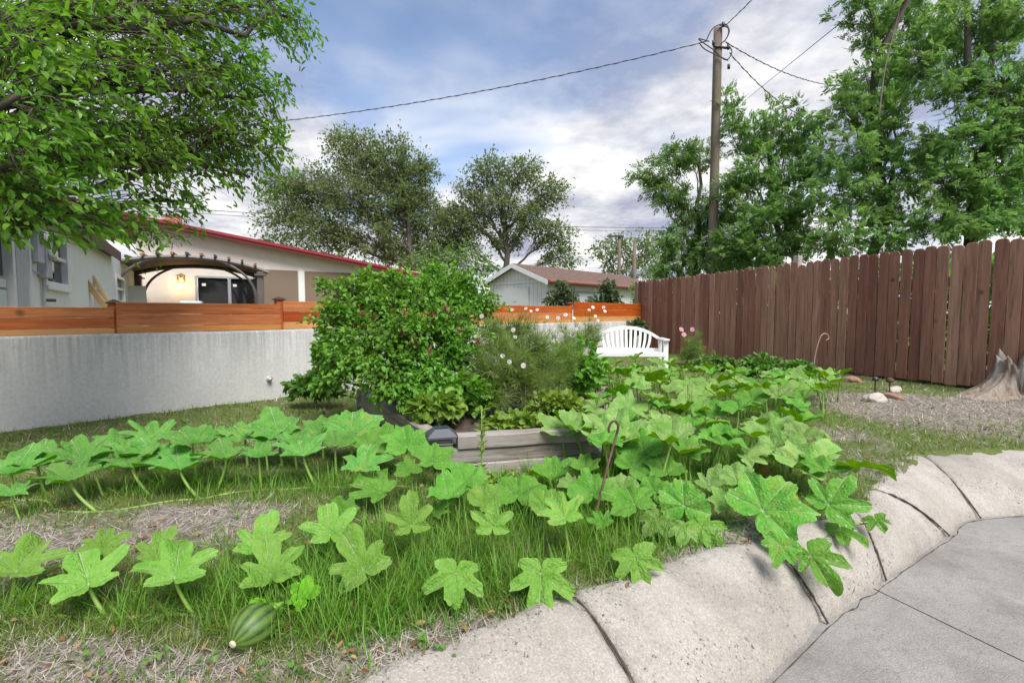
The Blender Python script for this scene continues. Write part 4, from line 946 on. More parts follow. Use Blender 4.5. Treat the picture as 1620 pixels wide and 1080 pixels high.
tree('far_tree', 'pale green tree showing between the bush and the garage', 'tree', (-3.3, 25, 0.2), (-3.3, 25, 3.2),
     [lobe(690, 410, 25, 40, 30), lobe(740, 410, 25, 40, 32), lobe(775, 420, 25, 25, 22), lobe(650, 420, 25, 30, 22)],
     24, MAT['leaf_right_b'], MAT['bark_grey'], DIAM, twigs=60, per=10, size=0.2, wid=0.5, trunk_r=0.15, shell=0.3, jitter=0.1)
# ---- trees behind the brown fence
GR = 'trees behind the brown fence'
tree('box_elder_tree', 'loose leafy tree round the utility pole behind the brown fence', 'tree', tuple(P(1100, 540, 13.5))[:2] + (0.25,), P(1105, 250, 13.5),
     [lobe(1025, 275, 13.2, 30, 18), lobe(1065, 250, 13.2, 38, 26), lobe(1105, 240, 13.6, 30, 24), lobe(1060, 300, 13, 40, 28), lobe(1100, 330, 13, 45, 35), lobe(1075, 380, 12.8, 42, 38), lobe(1110, 410, 12.6, 45, 30), lobe(1060, 425, 12.6, 30, 22), lobe(1150, 360, 13.2, 45, 40), lobe(1160, 420, 13, 45, 25)],
     31, MAT['leaf_right_b'], MAT['bark'], COMP, group=GR, twigs=42, per=11, size=0.22, limb_r=0.24, wid=1.0, trunk_r=0.13, droop=0.25, shell=0.3, tip=0.4)
tree('ash_tree', 'mid-height ash tree with upright shoots beside the utility pole', 'tree', tuple(P(1225, 540, 12.0))[:2] + (0.25,), P(1225, 190, 12.0),
     [lobe(1150, 170, 12, 14, 45), lobe(1185, 210, 12, 30, 40), lobe(1230, 220, 12, 38, 35), lobe(1270, 215, 12, 32, 38), lobe(1190, 270, 11.5, 45, 35), lobe(1250, 280, 11.5, 50, 38), lobe(1210, 330, 11.2, 55, 40), lobe(1270, 345, 11, 50, 40), lobe(1180, 385, 11.2, 55, 40), lobe(1240, 400, 10.8, 60, 30), lobe(1220, 175, 12, 14, 22), lobe(1265, 170, 12, 12, 22), lobe(1300, 260, 11.5, 40, 40), lobe(1150, 300, 11.8, 35, 35), lobe(1140, 400, 11.5, 40, 30)],
     32, MAT['leaf_right'], MAT['bark'], COMP4, group=GR, twigs=32, per=12, size=0.19, limb_r=0.24, wid=1.0, trunk_r=0.12, droop=0.05, shell=0.25, tip=0.3)
tree('ash_tree', 'tallest dense green tree rising out of frame behind the brown fence', 'tree', tuple(P(1395, 540, 10.6))[:2] + (0.25,), P(1405, -60, 10.8),
     [lobe(1375, 40, 11, 40, 45), lobe(1430, 10, 11, 55, 50), lobe(1370, 120, 10.8, 50, 45), lobe(1440, 90, 10.6, 60, 50), lobe(1330, 170, 10.6, 40, 40), lobe(1400, 180, 10.3, 60, 50), lobe(1350, 240, 10, 60, 45), lobe(1430, 250, 10, 60, 50), lobe(1320, 300, 10, 60, 45), lobe(1400, 310, 9.8, 60, 45), lobe(1340, 365, 9.6, 65, 45), lobe(1420, 370, 9.4, 60, 40), lobe(1300, 400, 9.8, 50, 25), lobe(1480, 40, 10.8, 45, 60), lobe(1360, -20, 11, 40, 50)],
     33, MAT['leaf_right'], MAT['bark'], COMP4, group=GR, twigs=34, per=13, size=0.185, limb_r=0.24, wid=1.0, trunk_r=0.15, droop=0.08, shell=0.25, tip=0.3)
tree('ash_tree', 'spreading tree at the picture edge above the tree stump', 'tree', tuple(P(1540, 540, 9.2))[:2] + (0.25,), P(1550, -50, 9.5),
     [lobe(1530, 30, 9.6, 55, 50), lobe(1590, 20, 9.4, 60, 60), lobe(1510, 120, 9.4, 50, 50), lobe(1580, 120, 9.2, 60, 55), lobe(1500, 200, 9.2, 55, 45), lobe(1570, 210, 9, 60, 45), lobe(1620, 180, 9, 50, 60), lobe(1490, 290, 9, 60, 45), lobe(1560, 290, 8.8, 60, 40), lobe(1620, 280, 8.8, 50, 50), lobe(1480, 360, 8.8, 60, 35), lobe(1560, 350, 8.6, 50, 28), lobe(1680, 100, 9, 70, 80), lobe(1690, 260, 9, 70, 70), lobe(1640, 350, 8.6, 45, 35), lobe(1590, 330, 8.6, 45, 35), lobe(1520, 335, 8.8, 45, 35)],
     34, MAT['leaf_right'], MAT['bark'], COMP4, group=GR, twigs=36, per=13, size=0.18, limb_r=0.24, wid=1.0, trunk_r=0.14, droop=0.1, shell=0.25, tip=0.3)
# undergrowth along the far side of the fence
def undergrowth():
    rs = np.random.RandomState(99); n = 9000; sv = rs.uniform(-1.0, 12.0, n); o = rs.uniform(0.14, 0.9, n)
    p = np.stack([FEN_A.x + FD.x * sv + FN.x * o, FEN_A.y + FD.y * sv + FN.y * o, 0.25 + rs.uniform(0, 1, n) ** 0.8 * 1.75], 1)
    V, F = scatter(LEAF[0], LEAF[1], p, rs.randn(n, 3), rs.randn(n, 3) * 0.6 + np.array((0, 0, 1)), np.stack([rs.uniform(0.06, 0.11, n), rs.uniform(0.12, 0.22, n), np.full(n, 0.12)], 1))
    o_ = link('undergrowth', mesh_from('undergrowth', V, F, [MAT['leaf_right']]), kind='stuff'); o_['label'] = 'dense leafy undergrowth on the far side of the brown fence'; o_['category'] = 'undergrowth'
undergrowth()
# bare dead branches sticking out of the trees
for k, pl in enumerate(([(1440, 215, 9.4), (1500, 225, 9.3), (1560, 218, 9.2), (1612, 228, 9.1)], [(1390, 190, 9.6), (1400, 110, 9.8), (1416, 45, 10), (1425, 5, 10)])):
    tag(MB().tube(catmull([P(*q) for q in pl], 5), np.linspace(0.018, 0.005, 16), 5).build('dead_branch', MAT['bark_grey'], None, True), ['bare grey branch reaching sideways in the trees at the picture edge', 'bare upright limb standing clear in the tallest tree'][k], 'branch')
# shrubs in front of the garage
for px, d, rx, ry, lab in ((888, 16.5, 26, 22, 'grey-green shrub below the garage window'), (960, 17.2, 24, 28, 'pointed grey-green shrub at the far end of the garage')):
    b = P(px, 500, d); tree('shrub', lab, 'shrub', (b.x, b.y, 0.25), P(px, 470, d), [lobe(px - 10, 478, d, rx, 14), lobe(px + 8, 470, d, rx * 0.8, 14), lobe(px, 455, d, rx * 0.5, ry * 0.5)], int(px), MAT['leaf_shrub'], MAT['bark'], DIAM, twigs=46, per=9, size=0.16, wid=0.5, trunk_r=0.05, shell=0.2, crown='foliage')

# ------------------------------------------------------------------ squash leaves
def squash_mat(name, base, pale, mott, vein, back):
    m, nt, b = newmat(name); q = NB(nt)
    oi = q.n('ShaderNodeObjectInfo'); c = q.coord('Object')
    rv = q.n('ShaderNodeVectorMath', operation='ADD'); q.l(c, rv.inputs[0]); cx = q.n('ShaderNodeCombineXYZ'); q.l(q.math('MULTIPLY', oi.outputs['Random'], 50.0), cx.inputs[2]); q.l(cx.outputs[0], rv.inputs[1])
    n = q.noise(2.2, 4, 0.6, rv.outputs[0]); col = q.mix(q.ramp(n, (0.3, 0.0), (0.7, 1.0)), base, pale)
    va = q.attr('vein'); side = q.attr('side')
    spots = q.ramp(q.noise(10, 3, 0.6, rv.outputs[0]), (0.60, 0.0), (0.68, 1.0))
    col = q.mix(q.math('MULTIPLY', q.math('MULTIPLY', spots, q.math('ADD', side, 0.25)), mott), col, (0.45, 0.53, 0.38))
    col = q.mix(q.math('MULTIPLY', q.attr('edge'), 0.14), col, tuple(min(1, x * 1.25 + 0.03) for x in pale))
    col = q.mix(q.math('MULTIPLY', va, vein), col, (0.56, 0.66, 0.36))
    old = q.math('MULTIPLY', q.ramp(oi.outputs['Random'], (0.84, 0.0), (0.88, 1.0)), q.ramp(q.noise(3.0, 4, 0.65, rv.outputs[0]), (0.48, 0.0), (0.64, 0.5))); col = q.mix(old, col, (0.33, 0.37, 0.08))
    col = q.hsv(col, q.rng(oi.outputs['Random'], 0.488, 0.508), 1.0, q.rng(oi.outputs['Random'], 0.85, 1.15))
    ge = q.n('ShaderNodeNewGeometry'); col = q.mix(ge.outputs['Backfacing'], col, back)
    q.l(col, b.inputs['Base Color']); b.inputs['Roughness'].default_value = 0.6; b.inputs['Specular IOR Level'].default_value = 0.14
    q.l(q.bump(q.math('SUBTRACT', q.noise(13, 3, 0.6, c), q.math('MULTIPLY', va, 0.8)), 0.6, 0.03), b.inputs['Normal'])
    t = q.n('ShaderNodeBsdfTranslucent'); q.l(q.hsv(col, 0.485, 1.15, 1.1), t.inputs['Color'])
    ms = q.n('ShaderNodeMixShader'); ms.inputs[0].default_value = 0.30
    q.l(b.outputs[0], ms.inputs[1]); q.l(t.outputs[0], ms.inputs[2]); q.l(ms.outputs[0], nt.nodes['Material Output'].inputs[0]); return m
SQ = {'front': squash_mat('squash_leaf_light', (0.135, 0.35, 0.03), (0.25, 0.47, 0.09), 0.55, 0.9, (0.16, 0.36, 0.04)),
      'row': squash_mat('squash_leaf_green', (0.06, 0.26, 0.03), (0.165, 0.39, 0.075), 0.7, 0.9, (0.09, 0.30, 0.025)),
      'mid': squash_mat('squash_leaf_mid', (0.075, 0.28, 0.018), (0.17, 0.41, 0.06), 0.7, 0.75, (0.11, 0.33, 0.012)),
      'patch': squash_mat('squash_leaf_pale', (0.11, 0.30, 0.022), (0.32, 0.49, 0.16), 1.0, 0.7, (0.15, 0.36, 0.012)),
      'spot': squash_mat('squash_leaf_spotted', (0.075, 0.28, 0.02), (0.17, 0.40, 0.06), 1.6, 1.0, (0.12, 0.33, 0.02)),
      'young': squash_mat('squash_leaf_young', (0.17, 0.50, 0.02), (0.24, 0.55, 0.04), 0.1, 0.3, (0.2, 0.5, 0.03))}
def stemmat():
    m, nt, b = newmat('squash_stem'); q = NB(nt); n = q.noise(9, 3, 0.5, q.pos())
    q.l(q.mix(n, (0.13, 0.27, 0.035), (0.26, 0.38, 0.08)), b.inputs['Base Color']); b.inputs['Roughness'].default_value = 0.5; return m
MAT['stem'] = stemmat()
KEY = {'deep': [(0, 0.97), (8, 0.98), (14, 0.94), (19, 0.84), (24, 0.76), (28, 0.66), (32, 0.46), (36, 0.40), (41, 0.58), (47, 0.80), (53, 0.89), (60, 0.90), (66, 0.84), (72, 0.71), (78, 0.48), (84, 0.40), (92, 0.48), (100, 0.60), (110, 0.62), (120, 0.55), (136, 0.40), (152, 0.34), (167, 0.27), (176, 0.12), (180, 0.04)],
       'pent': [(0, 0.96), (9, 0.95), (16, 0.87), (24, 0.74), (32, 0.62), (39, 0.64), (47, 0.82), (55, 0.92), (63, 0.88), (73, 0.72), (84, 0.60), (93, 0.64), (104, 0.76), (115, 0.77), (130, 0.66), (146, 0.54), (160, 0.42), (172, 0.26), (180, 0.05)],
       'round': [(0, 0.94), (16, 0.93), (28, 0.86), (37, 0.82), (48, 0.88), (60, 0.92), (76, 0.86), (87, 0.80), (100, 0.84), (120, 0.80), (140, 0.68), (158, 0.52), (170, 0.32), (180, 0.05)]}
VEINS = [0, 55, -55, 106, -106]
def leaf_mesh(kind, mat, seed, cup=0.25, droop=0.15, wave=0.07, rings=14):
    rs = np.random.RandomState(seed); k = np.array(KEY[kind], float)
    ths = sorted(set(np.round(np.concatenate([np.arange(-180, 180, 4.5), np.concatenate([[v - 2.0, v, v + 2.0] for v in VEINS]), [-179.9, 179.9]]), 2)))
    ths = np.array(ths); sideL = 1 + 0.12 * rs.randn(); sideR = 1 + 0.12 * rs.randn(); ph = rs.rand(8) * 6.28
    lobe_s = [1 + 0.10 * rs.randn() for _ in VEINS]; lift = [0.09 * rs.randn() for _ in VEINS]
    r = np.interp(np.abs(ths), k[:, 0], k[:, 1]) * np.where(ths > 0, sideL, sideR)
    near = np.array([int(np.argmin([abs(a - v) for v in VEINS])) for a in ths]); r = r * np.array([lobe_s[i] for i in near])
    r = np.convolve(np.pad(r, 1, mode='edge'), [0.2, 0.6, 0.2], 'valid')
    r = r * (1 + 0.03 * np.sin(ths * 0.42 + ph[2]) + 0.025 * np.sin(ths * 0.83 + ph[5]) + 0.010 * rs.randn(len(ths)))
    V = [(0, 0, 0)]; vein = [1.0]; side = [1.0]; edge = [0.0]; n = len(ths)
    for i in range(1, rings + 1):
        f = (i / rings) ** 0.9
        for j, a in enumerate(ths):
            rho = f * r[j]; x = -math.sin(math.radians(a)) * rho; y = math.cos(math.radians(a)) * rho; v = VEINS[near[j]]
            da = abs(a - v); prox = math.exp(-(da / 11) ** 2); s_ = rho * math.cos(math.radians(da)); t_ = rho * math.sin(math.radians(da))
            fr = ((s_ - 0.8 * t_) / 0.15 + (0.5 if a > v else 0)) % 1.0; sec = max(0, 1 - min(fr, 1 - fr) / 0.16) * (1 if t_ > 0.012 else 0) * (1 - f * 0.6) if s_ > 0.12 else 0
            keel = 1 - math.exp(-(da / 15.0) ** 2)                     # lobes fold up along their midrib
            z = cup * rho ** 1.1 - droop * rho ** 2.8 + 0.22 * keel * rho ** 1.05 - 0.9 * max(0, t_ - 0.10) ** 2 + lift[near[j]] * rho ** 1.4 * (1 - keel * 0.6)
            z += wave * rho ** 2 * (math.sin(math.radians(a) * 6 + ph[3]) * 0.6 + math.sin(math.radians(a) * 11 + ph[4]) * 0.5) * f + 0.05 * rho * mnoise.noise((x * 3 + seed, y * 3, 0)) - 0.020 * sec + 0.018 * mnoise.noise((x * 9 + seed, y * 9, 2))
            if abs(a) > 150: z += 0.07 * rho
            V.append((x, y, z)); vein.append(max((1.0 if da < 0.3 else 0.0) * (1 - 0.5 * f), 0.32 * sec)); side.append(prox * (1 - 0.4 * f)); edge.append(f ** 2)
    F = []
    for j in range(n - 1): F.append((0, 1 + j, 1 + j + 1))
    for i in range(rings - 1):
        for j in range(n - 1):
            a = 1 + i * n + j; F.append((a, a + n, a + n + 1, a + 1))
    me = mesh_from('leaf', V, F, [mat], True, attrs={'vein': vein, 'side': side, 'edge': edge})
    bm = bmesh.new(); bm.from_mesh(me)
    if sum(f.normal.z for f in bm.faces) < 0: bmesh.ops.reverse_faces(bm, faces=bm.faces)
    bm.to_mesh(me); bm.free(); return me
LIB = {}
def get_leaf(kind, mat, v, cup):
    key = (kind, mat, v, cup)
    if key not in LIB:
        LIB[key] = leaf_mesh(kind, SQ[mat], 100 + v * 13 + len(kind) * 7 + int(cup * 50), cup, 0.20 if cup < 0.5 else 0.10, 0.09)
    return LIB[key]
rq = random.Random(77); NLEAF = [0]; LEAF_SCALE = [0.84]
def squash_leaf(root, ax_, ay, fx, fy, w, yaw, alpha, kind='deep', mat='front', cup=0.22, roll=0.0, foot_z=None, stem=True, depth=None):
    """leaf blade seen at photo (ax,ay), its stalk standing on the ground seen at (fx,fy)"""
    f = G(fx, fy, 0.26); 
    if foot_z is None: f.z = gz(f.x, f.y) - 0.01
    else: f.z = foot_z
    d = depth or f.y; c = P(ax_, ay, d); 
    az = math.atan2(c.x, c.y); W = LEAF_SCALE[0] * (w if w < 100 else 100 + (w - 100) * 0.75) * c.y / FPX * (0.45 + 0.55 * math.cos(az)); sc = W / 1.5 * rq.uniform(0.97, 1.05)
    M_ = Matrix.Translation(c) @ Matrix.Rotation(-az, 4, 'Z') @ Matrix.Rotation(R(alpha), 4, 'X') @ Matrix.Rotation(R(roll), 4, 'Y') @ Matrix.Rotation(R(yaw), 4, 'Z') @ Matrix.Scale(sc, 4)
    NLEAF[0] += 1
    lf = link('leaf', get_leaf(kind, mat, NLEAF[0] % 4, cup), root, M_)
    if stem:
        nrm = (M_.to_3x3() @ Vector((0, 0, -1))).normalized(); mid = c + nrm * (c - f).length * 0.35; mid = mid.lerp((c + f) / 2, 0.35)
        rr = max(0.0035, min(0.0075, sc * 0.042)); pts = bez(f, mid, c + nrm * 0.001, 8)
        mb = MB(); mb.tube(pts, np.linspace(rr * 1.25, rr * 0.8, 8), 6)
        me = mb.mesh('petiole', [MAT['stem']], True); link('petiole', me, lf)
    return f
def vine(root, pts, r=0.006):
    P3 = []
    for p in pts: P3.append(Vector((p.x, p.y, gz(p.x, p.y) + 0.003)))
    P3 = [p + Vector((0.05 * mnoise.noise((i * 0.9, r, 0)), 0.06 * mnoise.noise((i * 1.1, 3, 0)), 0)) for i, p in enumerate(catmull(P3, 3))]; P3 = [Vector((p.x, p.y, gz(p.x, p.y) - 0.001 + 0.008 * mnoise.noise((p.x * 4, p.y * 4, 1)))) for p in P3]
    P3 = catmull(P3, 6); me = MB().tube(P3, r, 6).mesh('vine', [MAT['stem']], True); link('vine', me, root)
GS = 'squash plants'
def plant(lab, px, py): return thing('squash_plant', lab, 'squash plant', G(px, py, 0.25), GS)
# front row
pl = plant('trailing squash plant with light green lobed leaves in the lower corner by the straw', 160, 960); ft = []
for a in [(25, 905, 15, 948, 150, -30, 22), (160, 868, 165, 930, 118, -15, 38), (247, 880, 252, 930, 108, -20, 38), (140, 925, 172, 972, 172, 8, 24), (276, 915, 312, 975, 155, -8, 24), (-60, 930, -40, 985, 150, 10, 25)]:
    ft.append(squash_leaf(pl, *a[:6], a[6] * 0.85, cup=0.26))
vine(pl, [ft[5], ft[0], ft[3], ft[4], G(365, 985)])
pl = plant('squash plant with light lobed leaves growing round the striped fruit', 450, 950); ft = []
for a in [(408, 866, 420, 908, 115, -20, 42), (522, 846, 533, 895, 100, 5, 42), (428, 910, 456, 952, 138, 5, 34), (575, 902, 592, 945, 110, 25, 38)]:
    ft.append(squash_leaf(pl, *a[:6], a[6] * 0.85, cup=0.28))
squash_leaf(pl, 418, 968, 452, 985, 72, 150, 42, 'pent', 'young', 0.12); squash_leaf(pl, 481, 944, 470, 975, 58, 40, 40, 'pent', 'young', 0.12)
vine(pl, [G(400, 985), ft[2], G(500, 960), ft[3], G(650, 920)])
# middle front
pl = plant('squash plant with upright single-stalked leaves in the long grass mid-picture', 750, 920); ft = []
for a in [(650, 830, 656, 895, 88, 6, 56, 'deep', 'front', 0.2), (779, 832, 783, 905, 88, 0, 58, 'deep', 'front', 0.2), (722, 905, 722, 955, 116, 172, 46, 'deep', 'front', 0.12), (856, 905, 860, 938, 98, 178, 42, 'deep', 'front', 0.18), (893, 820, 904, 878, 104, 25, 22, 'deep', 'front', 0.18), (1004, 882, 1000, 905, 98, 200, 50, 'deep', 'front', 0.12), (1004, 798, 1004, 835, 82, 20, 24, 'pent', 'mid', 0.2), (1108, 832, 1100, 850, 96, 222, 48, 'deep', 'front', 0.1), (1040, 822, 1040, 848, 66, 150, 40, 'pent', 'patch', 0.15), (1082, 800, 1085, 830, 80, 5, 62, 'round', 'spot', 0.2), (1036, 778, 1040, 805, 58, -20, 50, 'round', 'mid', 0.2), (1085, 838, 1090, 858, 60, 170, 30, 'pent', 'patch', 0.1)]:
    ft.append(squash_leaf(pl, *a[:7], kind=a[7], mat=a[8], cup=a[9]))
vine(pl, [ft[0], ft[1], ft[4], ft[5], G(1060, 870), ft[7], G(1180, 835)])
# cluster before the raised bed
LEAF_SCALE[0] = 0.80
pl = plant('squash plant with cupped leaves in front of the weathered timber bed', 800, 800); ft = []
for a in [(872, 762, 874, 772, 92, 0, 5, 'pent', 'mid', 0.75), (708, 790, 710, 835, 92, 10, 8, 'pent', 'mid', 0.55), (818, 785, 815, 805, 80, 0, 25, 'round', 'mid', 0.4), (735, 765, 735, 800, 72, 20, 25, 'round', 'mid', 0.4), (938, 783, 940, 808, 80, 5, 30, 'round', 'mid', 0.45), (982, 775, 985, 800, 64, -20, 30, 'round', 'patch', 0.35), (602, 780, 603, 806, 118, 55, 18, 'deep', 'mid', 0.3), (572, 742, 578, 795, 108, -15, 20, 'deep', 'row', 0.3), (650, 745, 655, 790, 60, 0, 30, 'pent', 'mid', 0.3)]:
    ft.append(squash_leaf(pl, *a[:7], kind=a[7], mat=a[8], cup=a[9]))
# back row, below the wall
LEAF_SCALE[0] = 0.80
pl = plant('long squash vine with a double row of dark green leaves below the concrete wall', 250, 780); ft = []
for a in [(643, 707, 645, 752, 86, -5, 64), (610, 695, 612, 735, 76, 5, 60), (684, 733, 690, 770, 82, -14, 60), (556, 688, 556, 728, 96, 0, 56), (510, 688, 512, 722, 86, 5, 52), (441, 688, 447, 735, 92, -5, 28), (388, 695, 392, 735, 86, 0, 28), (480, 722, 502, 768, 112, 10, 12), (410, 724, 413, 772, 92, -5, 12), (358, 727, 342, 775, 98, 10, 12), (305, 702, 312, 765, 92, 0, 28), (244, 698, 248, 738, 120, -5, 20), (208, 740, 238, 778, 142, 12, 12), (285, 745, 318, 785, 132, 15, 10), (128, 727, 137, 782, 132, -10, 16), (176, 708, 180, 745, 100, -25, 16), (110, 762, 157, 805, 152, 18, 10), (18, 752, 22, 790, 150, 0, 16), (20, 785, 33, 820, 80, -10, 15), (-70, 770, -60, 815, 150, 0, 15), (-140, 745, -130, 790, 150, 0, 15), (60, 738, 70, 775, 110, 10, 15), (205, 716, 215, 752, 90, 0, 20), (335, 700, 340, 742, 80, 10, 22), (465, 700, 470, 740, 76, -10, 25), (250, 722, 262, 765, 96, 20, 12), (530, 705, 532, 748, 80, 10, 35), (585, 708, 588, 748, 72, -10, 40), (420, 700, 424, 745, 70, 20, 20), (150, 745, 165, 785, 90, -20, 14)]:
    ft.append(squash_leaf(pl, a[0], a[1], a[2], a[3], a[4] * 1.0, a[5] + rq.uniform(-25, 25), a[6] * 0.5 + rq.uniform(-5, 5), kind='pent' if a[6] > 20 else 'deep', mat='row' if a[0] < 560 else 'mid', cup=0.42 if a[6] < 32 else 0.34))
vine(pl, [ft[19], ft[17], ft[16], ft[13], G(420, 775), G(520, 770), ft[2], G(730, 800)])
# overhanging the stones
LEAF_SCALE[0] = 0.80
pl = plant('squash plant with white-spotted leaves hanging over the concrete edging', 1220, 830)
for a in [(1310, 798, 1262, 822, 136, -24, 54, 'deep', 'spot', 0.15, 0), (1206, 808, 1200, 835, 140, -32, 42, 'pent', 'spot', 0.35, 0), (1282, 878, 1240, 850, 140, 214, 44, 'deep', 'spot', 0.05, 0), (1386, 822, 1300, 820, 70, 215, 30, 'deep', 'spot', 0.0, 0), (1276, 742, 1252, 770, 140, -40, 18, 'pent', 'patch', 0.38, 0), (1350, 738, 1290, 790, 104, -60, -25, 'deep', 'patch', 0.2, 0), (1305, 745, 1280, 780, 100, 30, 10, 'pent', 'mid', 0.3, 0), (1235, 862, 1230, 862, 70, 160, 40, 'pent', 'spot', 0.1, 0), (1330, 838, 1290, 825, 90, 190, 20, 'deep', 'mid', 0.05, 0)]:
    squash_leaf(pl, *a[:7], kind=a[7], mat=a[8], cup=a[9], depth=G(a[2], a[3], 0.26).y * (0.97 if a[1] < 850 else 0.93))
vine(pl, [G(1100, 835), G(1170, 828), G(1240, 838), G(1290, 822)])
# the big patch
LEAF_SCALE[0] = 0.72
pl = plant('sprawling mass of pale squash leaves in front of the white bench', 1080, 720)
for a in [(890, 690, 897, 735, 104, 0, 14, 'pent', 'patch', 0.5), (966, 700, 968, 750, 132, -10, 14, 'pent', 'patch', 0.5), (1018, 712, 1015, 760, 78, 20, 40, 'round', 'mid', 0.25), (1055, 750, 1052, 785, 90, 10, 18, 'pent', 'mid', 0.4), (1062, 682, 1062, 730, 84, 0, 14, 'pent', 'patch', 0.5), (1140, 702, 1142, 755, 132, 0, 16, 'pent', 'mid', 0.45), (1086, 652, 1086, 700, 100, 0, 12, 'pent', 'patch', 0.5), (1218, 690, 1206, 745, 122, 20, 12, 'pent', 'patch', 0.45), (1000, 740, 1000, 775, 74, -30, 20, 'round', 'mid', 0.3), (925, 745, 925, 780, 60, 0, 10, 'pent', 'mid', 0.5)]:
    squash_leaf(pl, *a[:7], kind=a[7], mat=a[8], cup=a[9])
placed = []; tries = 0
def in_poly(x, y, poly):
    c = False; j = len(poly) - 1
    for i in range(len(poly)):
        if (poly[i][1] > y) != (poly[j][1] > y) and x < (poly[j][0] - poly[i][0]) * (y - poly[i][1]) / (poly[j][1] - poly[i][1]) + poly[i][0]: c = not c
        j = i
    return c
WP = [tuple(G(px, py, 0.58))[:2] for px, py in ((885, 625), (920, 580), (950, 573), (1050, 568), (1120, 580), (1330, 584), (1335, 604), (1270, 625), (1290, 668), (1200, 690), (1080, 700), (960, 690), (905, 668), (880, 640))]
xs_ = [p[0] for p in WP]; ys_ = [p[1] for p in WP]
while len(placed) < 135 and tries < 9000:
    tries += 1; x = rq.uniform(min(xs_), max(xs_)); y = rq.uniform(min(ys_), max(ys_))
    if not in_poly(x, y, WP) or (x < 0.35 and in_bed(np.array(x), np.array(y))) or any((x - a) ** 2 + (y - b) ** 2 < (0.13 + 0.012 * y) ** 2 for a, b in placed): continue
    placed.append((x, y))
    f = Vector((x + rq.uniform(-0.1, 0.1), y + rq.uniform(-0.08, 0.08), 0)); f.z = gz(f.x, f.y); h = rq.uniform(0.22, 0.36) * (1.0 if y > 3.6 else 0.8); c = Vector((x, y, f.z + h))
    az = math.atan2(x, y); sc = rq.uniform(0.15, 0.25) / 1.5
    M_ = Matrix.Translation(c) @ Matrix.Rotation(-az + rq.uniform(-0.3, 0.3), 4, 'Z') @ Matrix.Rotation(R(rq.uniform(-18, 26)), 4, 'X') @ Matrix.Rotation(R(rq.uniform(-18, 18)), 4, 'Y') @ Matrix.Rotation(R(rq.choice((0, 0, 60, -60, 170)) + rq.uniform(-35, 35)), 4, 'Z') @ Matrix.Scale(sc, 4)
    NLEAF[0] += 1
    lf = link('leaf', get_leaf(rq.choice(('pent', 'pent', 'round')), rq.choice(('patch', 'patch', 'mid')), NLEAF[0] % 4, rq.choice((0.4, 0.6))), pl, M_)
    me = MB().tube(bez(f, (f + c) / 2 + Vector((0.02, 0.02, 0.05)), c, 6), np.linspace(0.009, 0.006, 6), 5).mesh('petiole', [MAT['stem']], True); link('petiole', me, lf)

for px, py, fx, fy, w in ((765, 800, 768, 828, 60), (690, 812, 694, 838, 56), (860, 800, 862, 826, 62), (955, 830, 957, 850, 58), (1060, 780, 1062, 806, 66), (1120, 770, 1122, 800, 70), (1165, 760, 1165, 795, 76), (1090, 720, 1092, 765, 84), (1180, 725, 1182, 770, 84), (1240, 715, 1242, 760, 84), (1150, 800, 1150, 826, 70), (905, 768, 906, 795, 66), (545, 815, 548, 842, 60), (1010, 700, 1012, 745, 80)):
    squash_leaf(pl, px, py, fx, fy, w, rq.uniform(-60, 60), rq.uniform(10, 45), kind=rq.choice(('pent', 'round', 'deep')), mat=rq.choice(('mid', 'patch', 'front')), cup=rq.choice((0.3, 0.5)))

# ------------------------------------------------------------------ striped squash fruit
def build_fruit():
    a = Vector((-0.83, 1.58, 0)); a = G(376, 1012, 0.292); b = G(428, 955, 0.36); ax = (b - a); ax.z = 0.02; L = 0.15; ax.normalize(); ax = (ax + Vector((0.25, 2.2, 0.02))).normalized()
    c0 = a; root = None; ns, nr = 40, 24; V = []; F = []
    u = ax.cross(Vector((0, 0, 1))).normalized(); w = u.cross(ax)
    st = []
    for i in range(ns + 1):
        t = i / ns; r = 0.069 * (math.sin(math.pi * min(1, max(0, t))) ** 0.5) * (1 - 0.10 * t)
        for j in range(nr * 2):
            an = j * math.pi / nr; rib = 1 + 0.022 * math.cos(an * 12)
            p = c0 + ax * (t - 0.12) * L + (u * math.cos(an) + w * math.sin(an)) * r * rib; V.append(tuple(p)); st.append(math.cos(an * 12) * 0.5 + 0.5)
    n2 = nr * 2
    for i in range(ns):
        for j in range(n2): F.append((i * n2 + j, i * n2 + (j + 1) % n2, (i + 1) * n2 + (j + 1) % n2, (i + 1) * n2 + j))
    m, nt, bb = newmat('striped_rind'); q = NB(nt); p = q.pos(); s_ = q.attr('stripe'); n = q.noise(26, 4, 0.6, p)
    v = q.math('ADD', q.math('MULTIPLY', s_, 0.8), q.math('MULTIPLY', q.math('SUBTRACT', n, 0.5), 1.3))
    col = q.ramp(v, (0.02, (0.022, 0.06, 0.010)), (0.25, (0.06, 0.125, 0.02)), (0.85, (0.12, 0.19, 0.03)))
    col = q.mix(q.ramp(q.noise(9, 3, 0.6, p), (0.55, 0.0), (0.75, 0.6)), col, (0.30, 0.29, 0.04))
    q.l(col, bb.inputs['Base Color']); bb.inputs['Roughness'].default_value = 0.5
    root = thing('squash_fruit', 'striped green oval squash lying in the grass in the foreground', 'squash', c0 + Vector((0, 0, -0.07)))
    link('rind', mesh_from('rind', V, F, [m], True, attrs={'stripe': st}), root)
    e = c0 - ax * 0.12 * L; MB().tube([e + ax * 0.006, e - ax * 0.002, e - ax * 0.004], [0.012, 0.011, 0.006], 10).build('blossom_scar', plain('pale_scar', (0.6, 0.52, 0.38), 0.8), root, True)
    e = c0 + ax * 0.88 * L; MB().tube([e - ax * 0.01, e + ax * 0.03, e + ax * 0.045 + Vector((0.02, 0, 0.0))], [0.014, 0.008, 0.006], 8).build('stalk', MAT['stem'], root, True)
build_fruit()

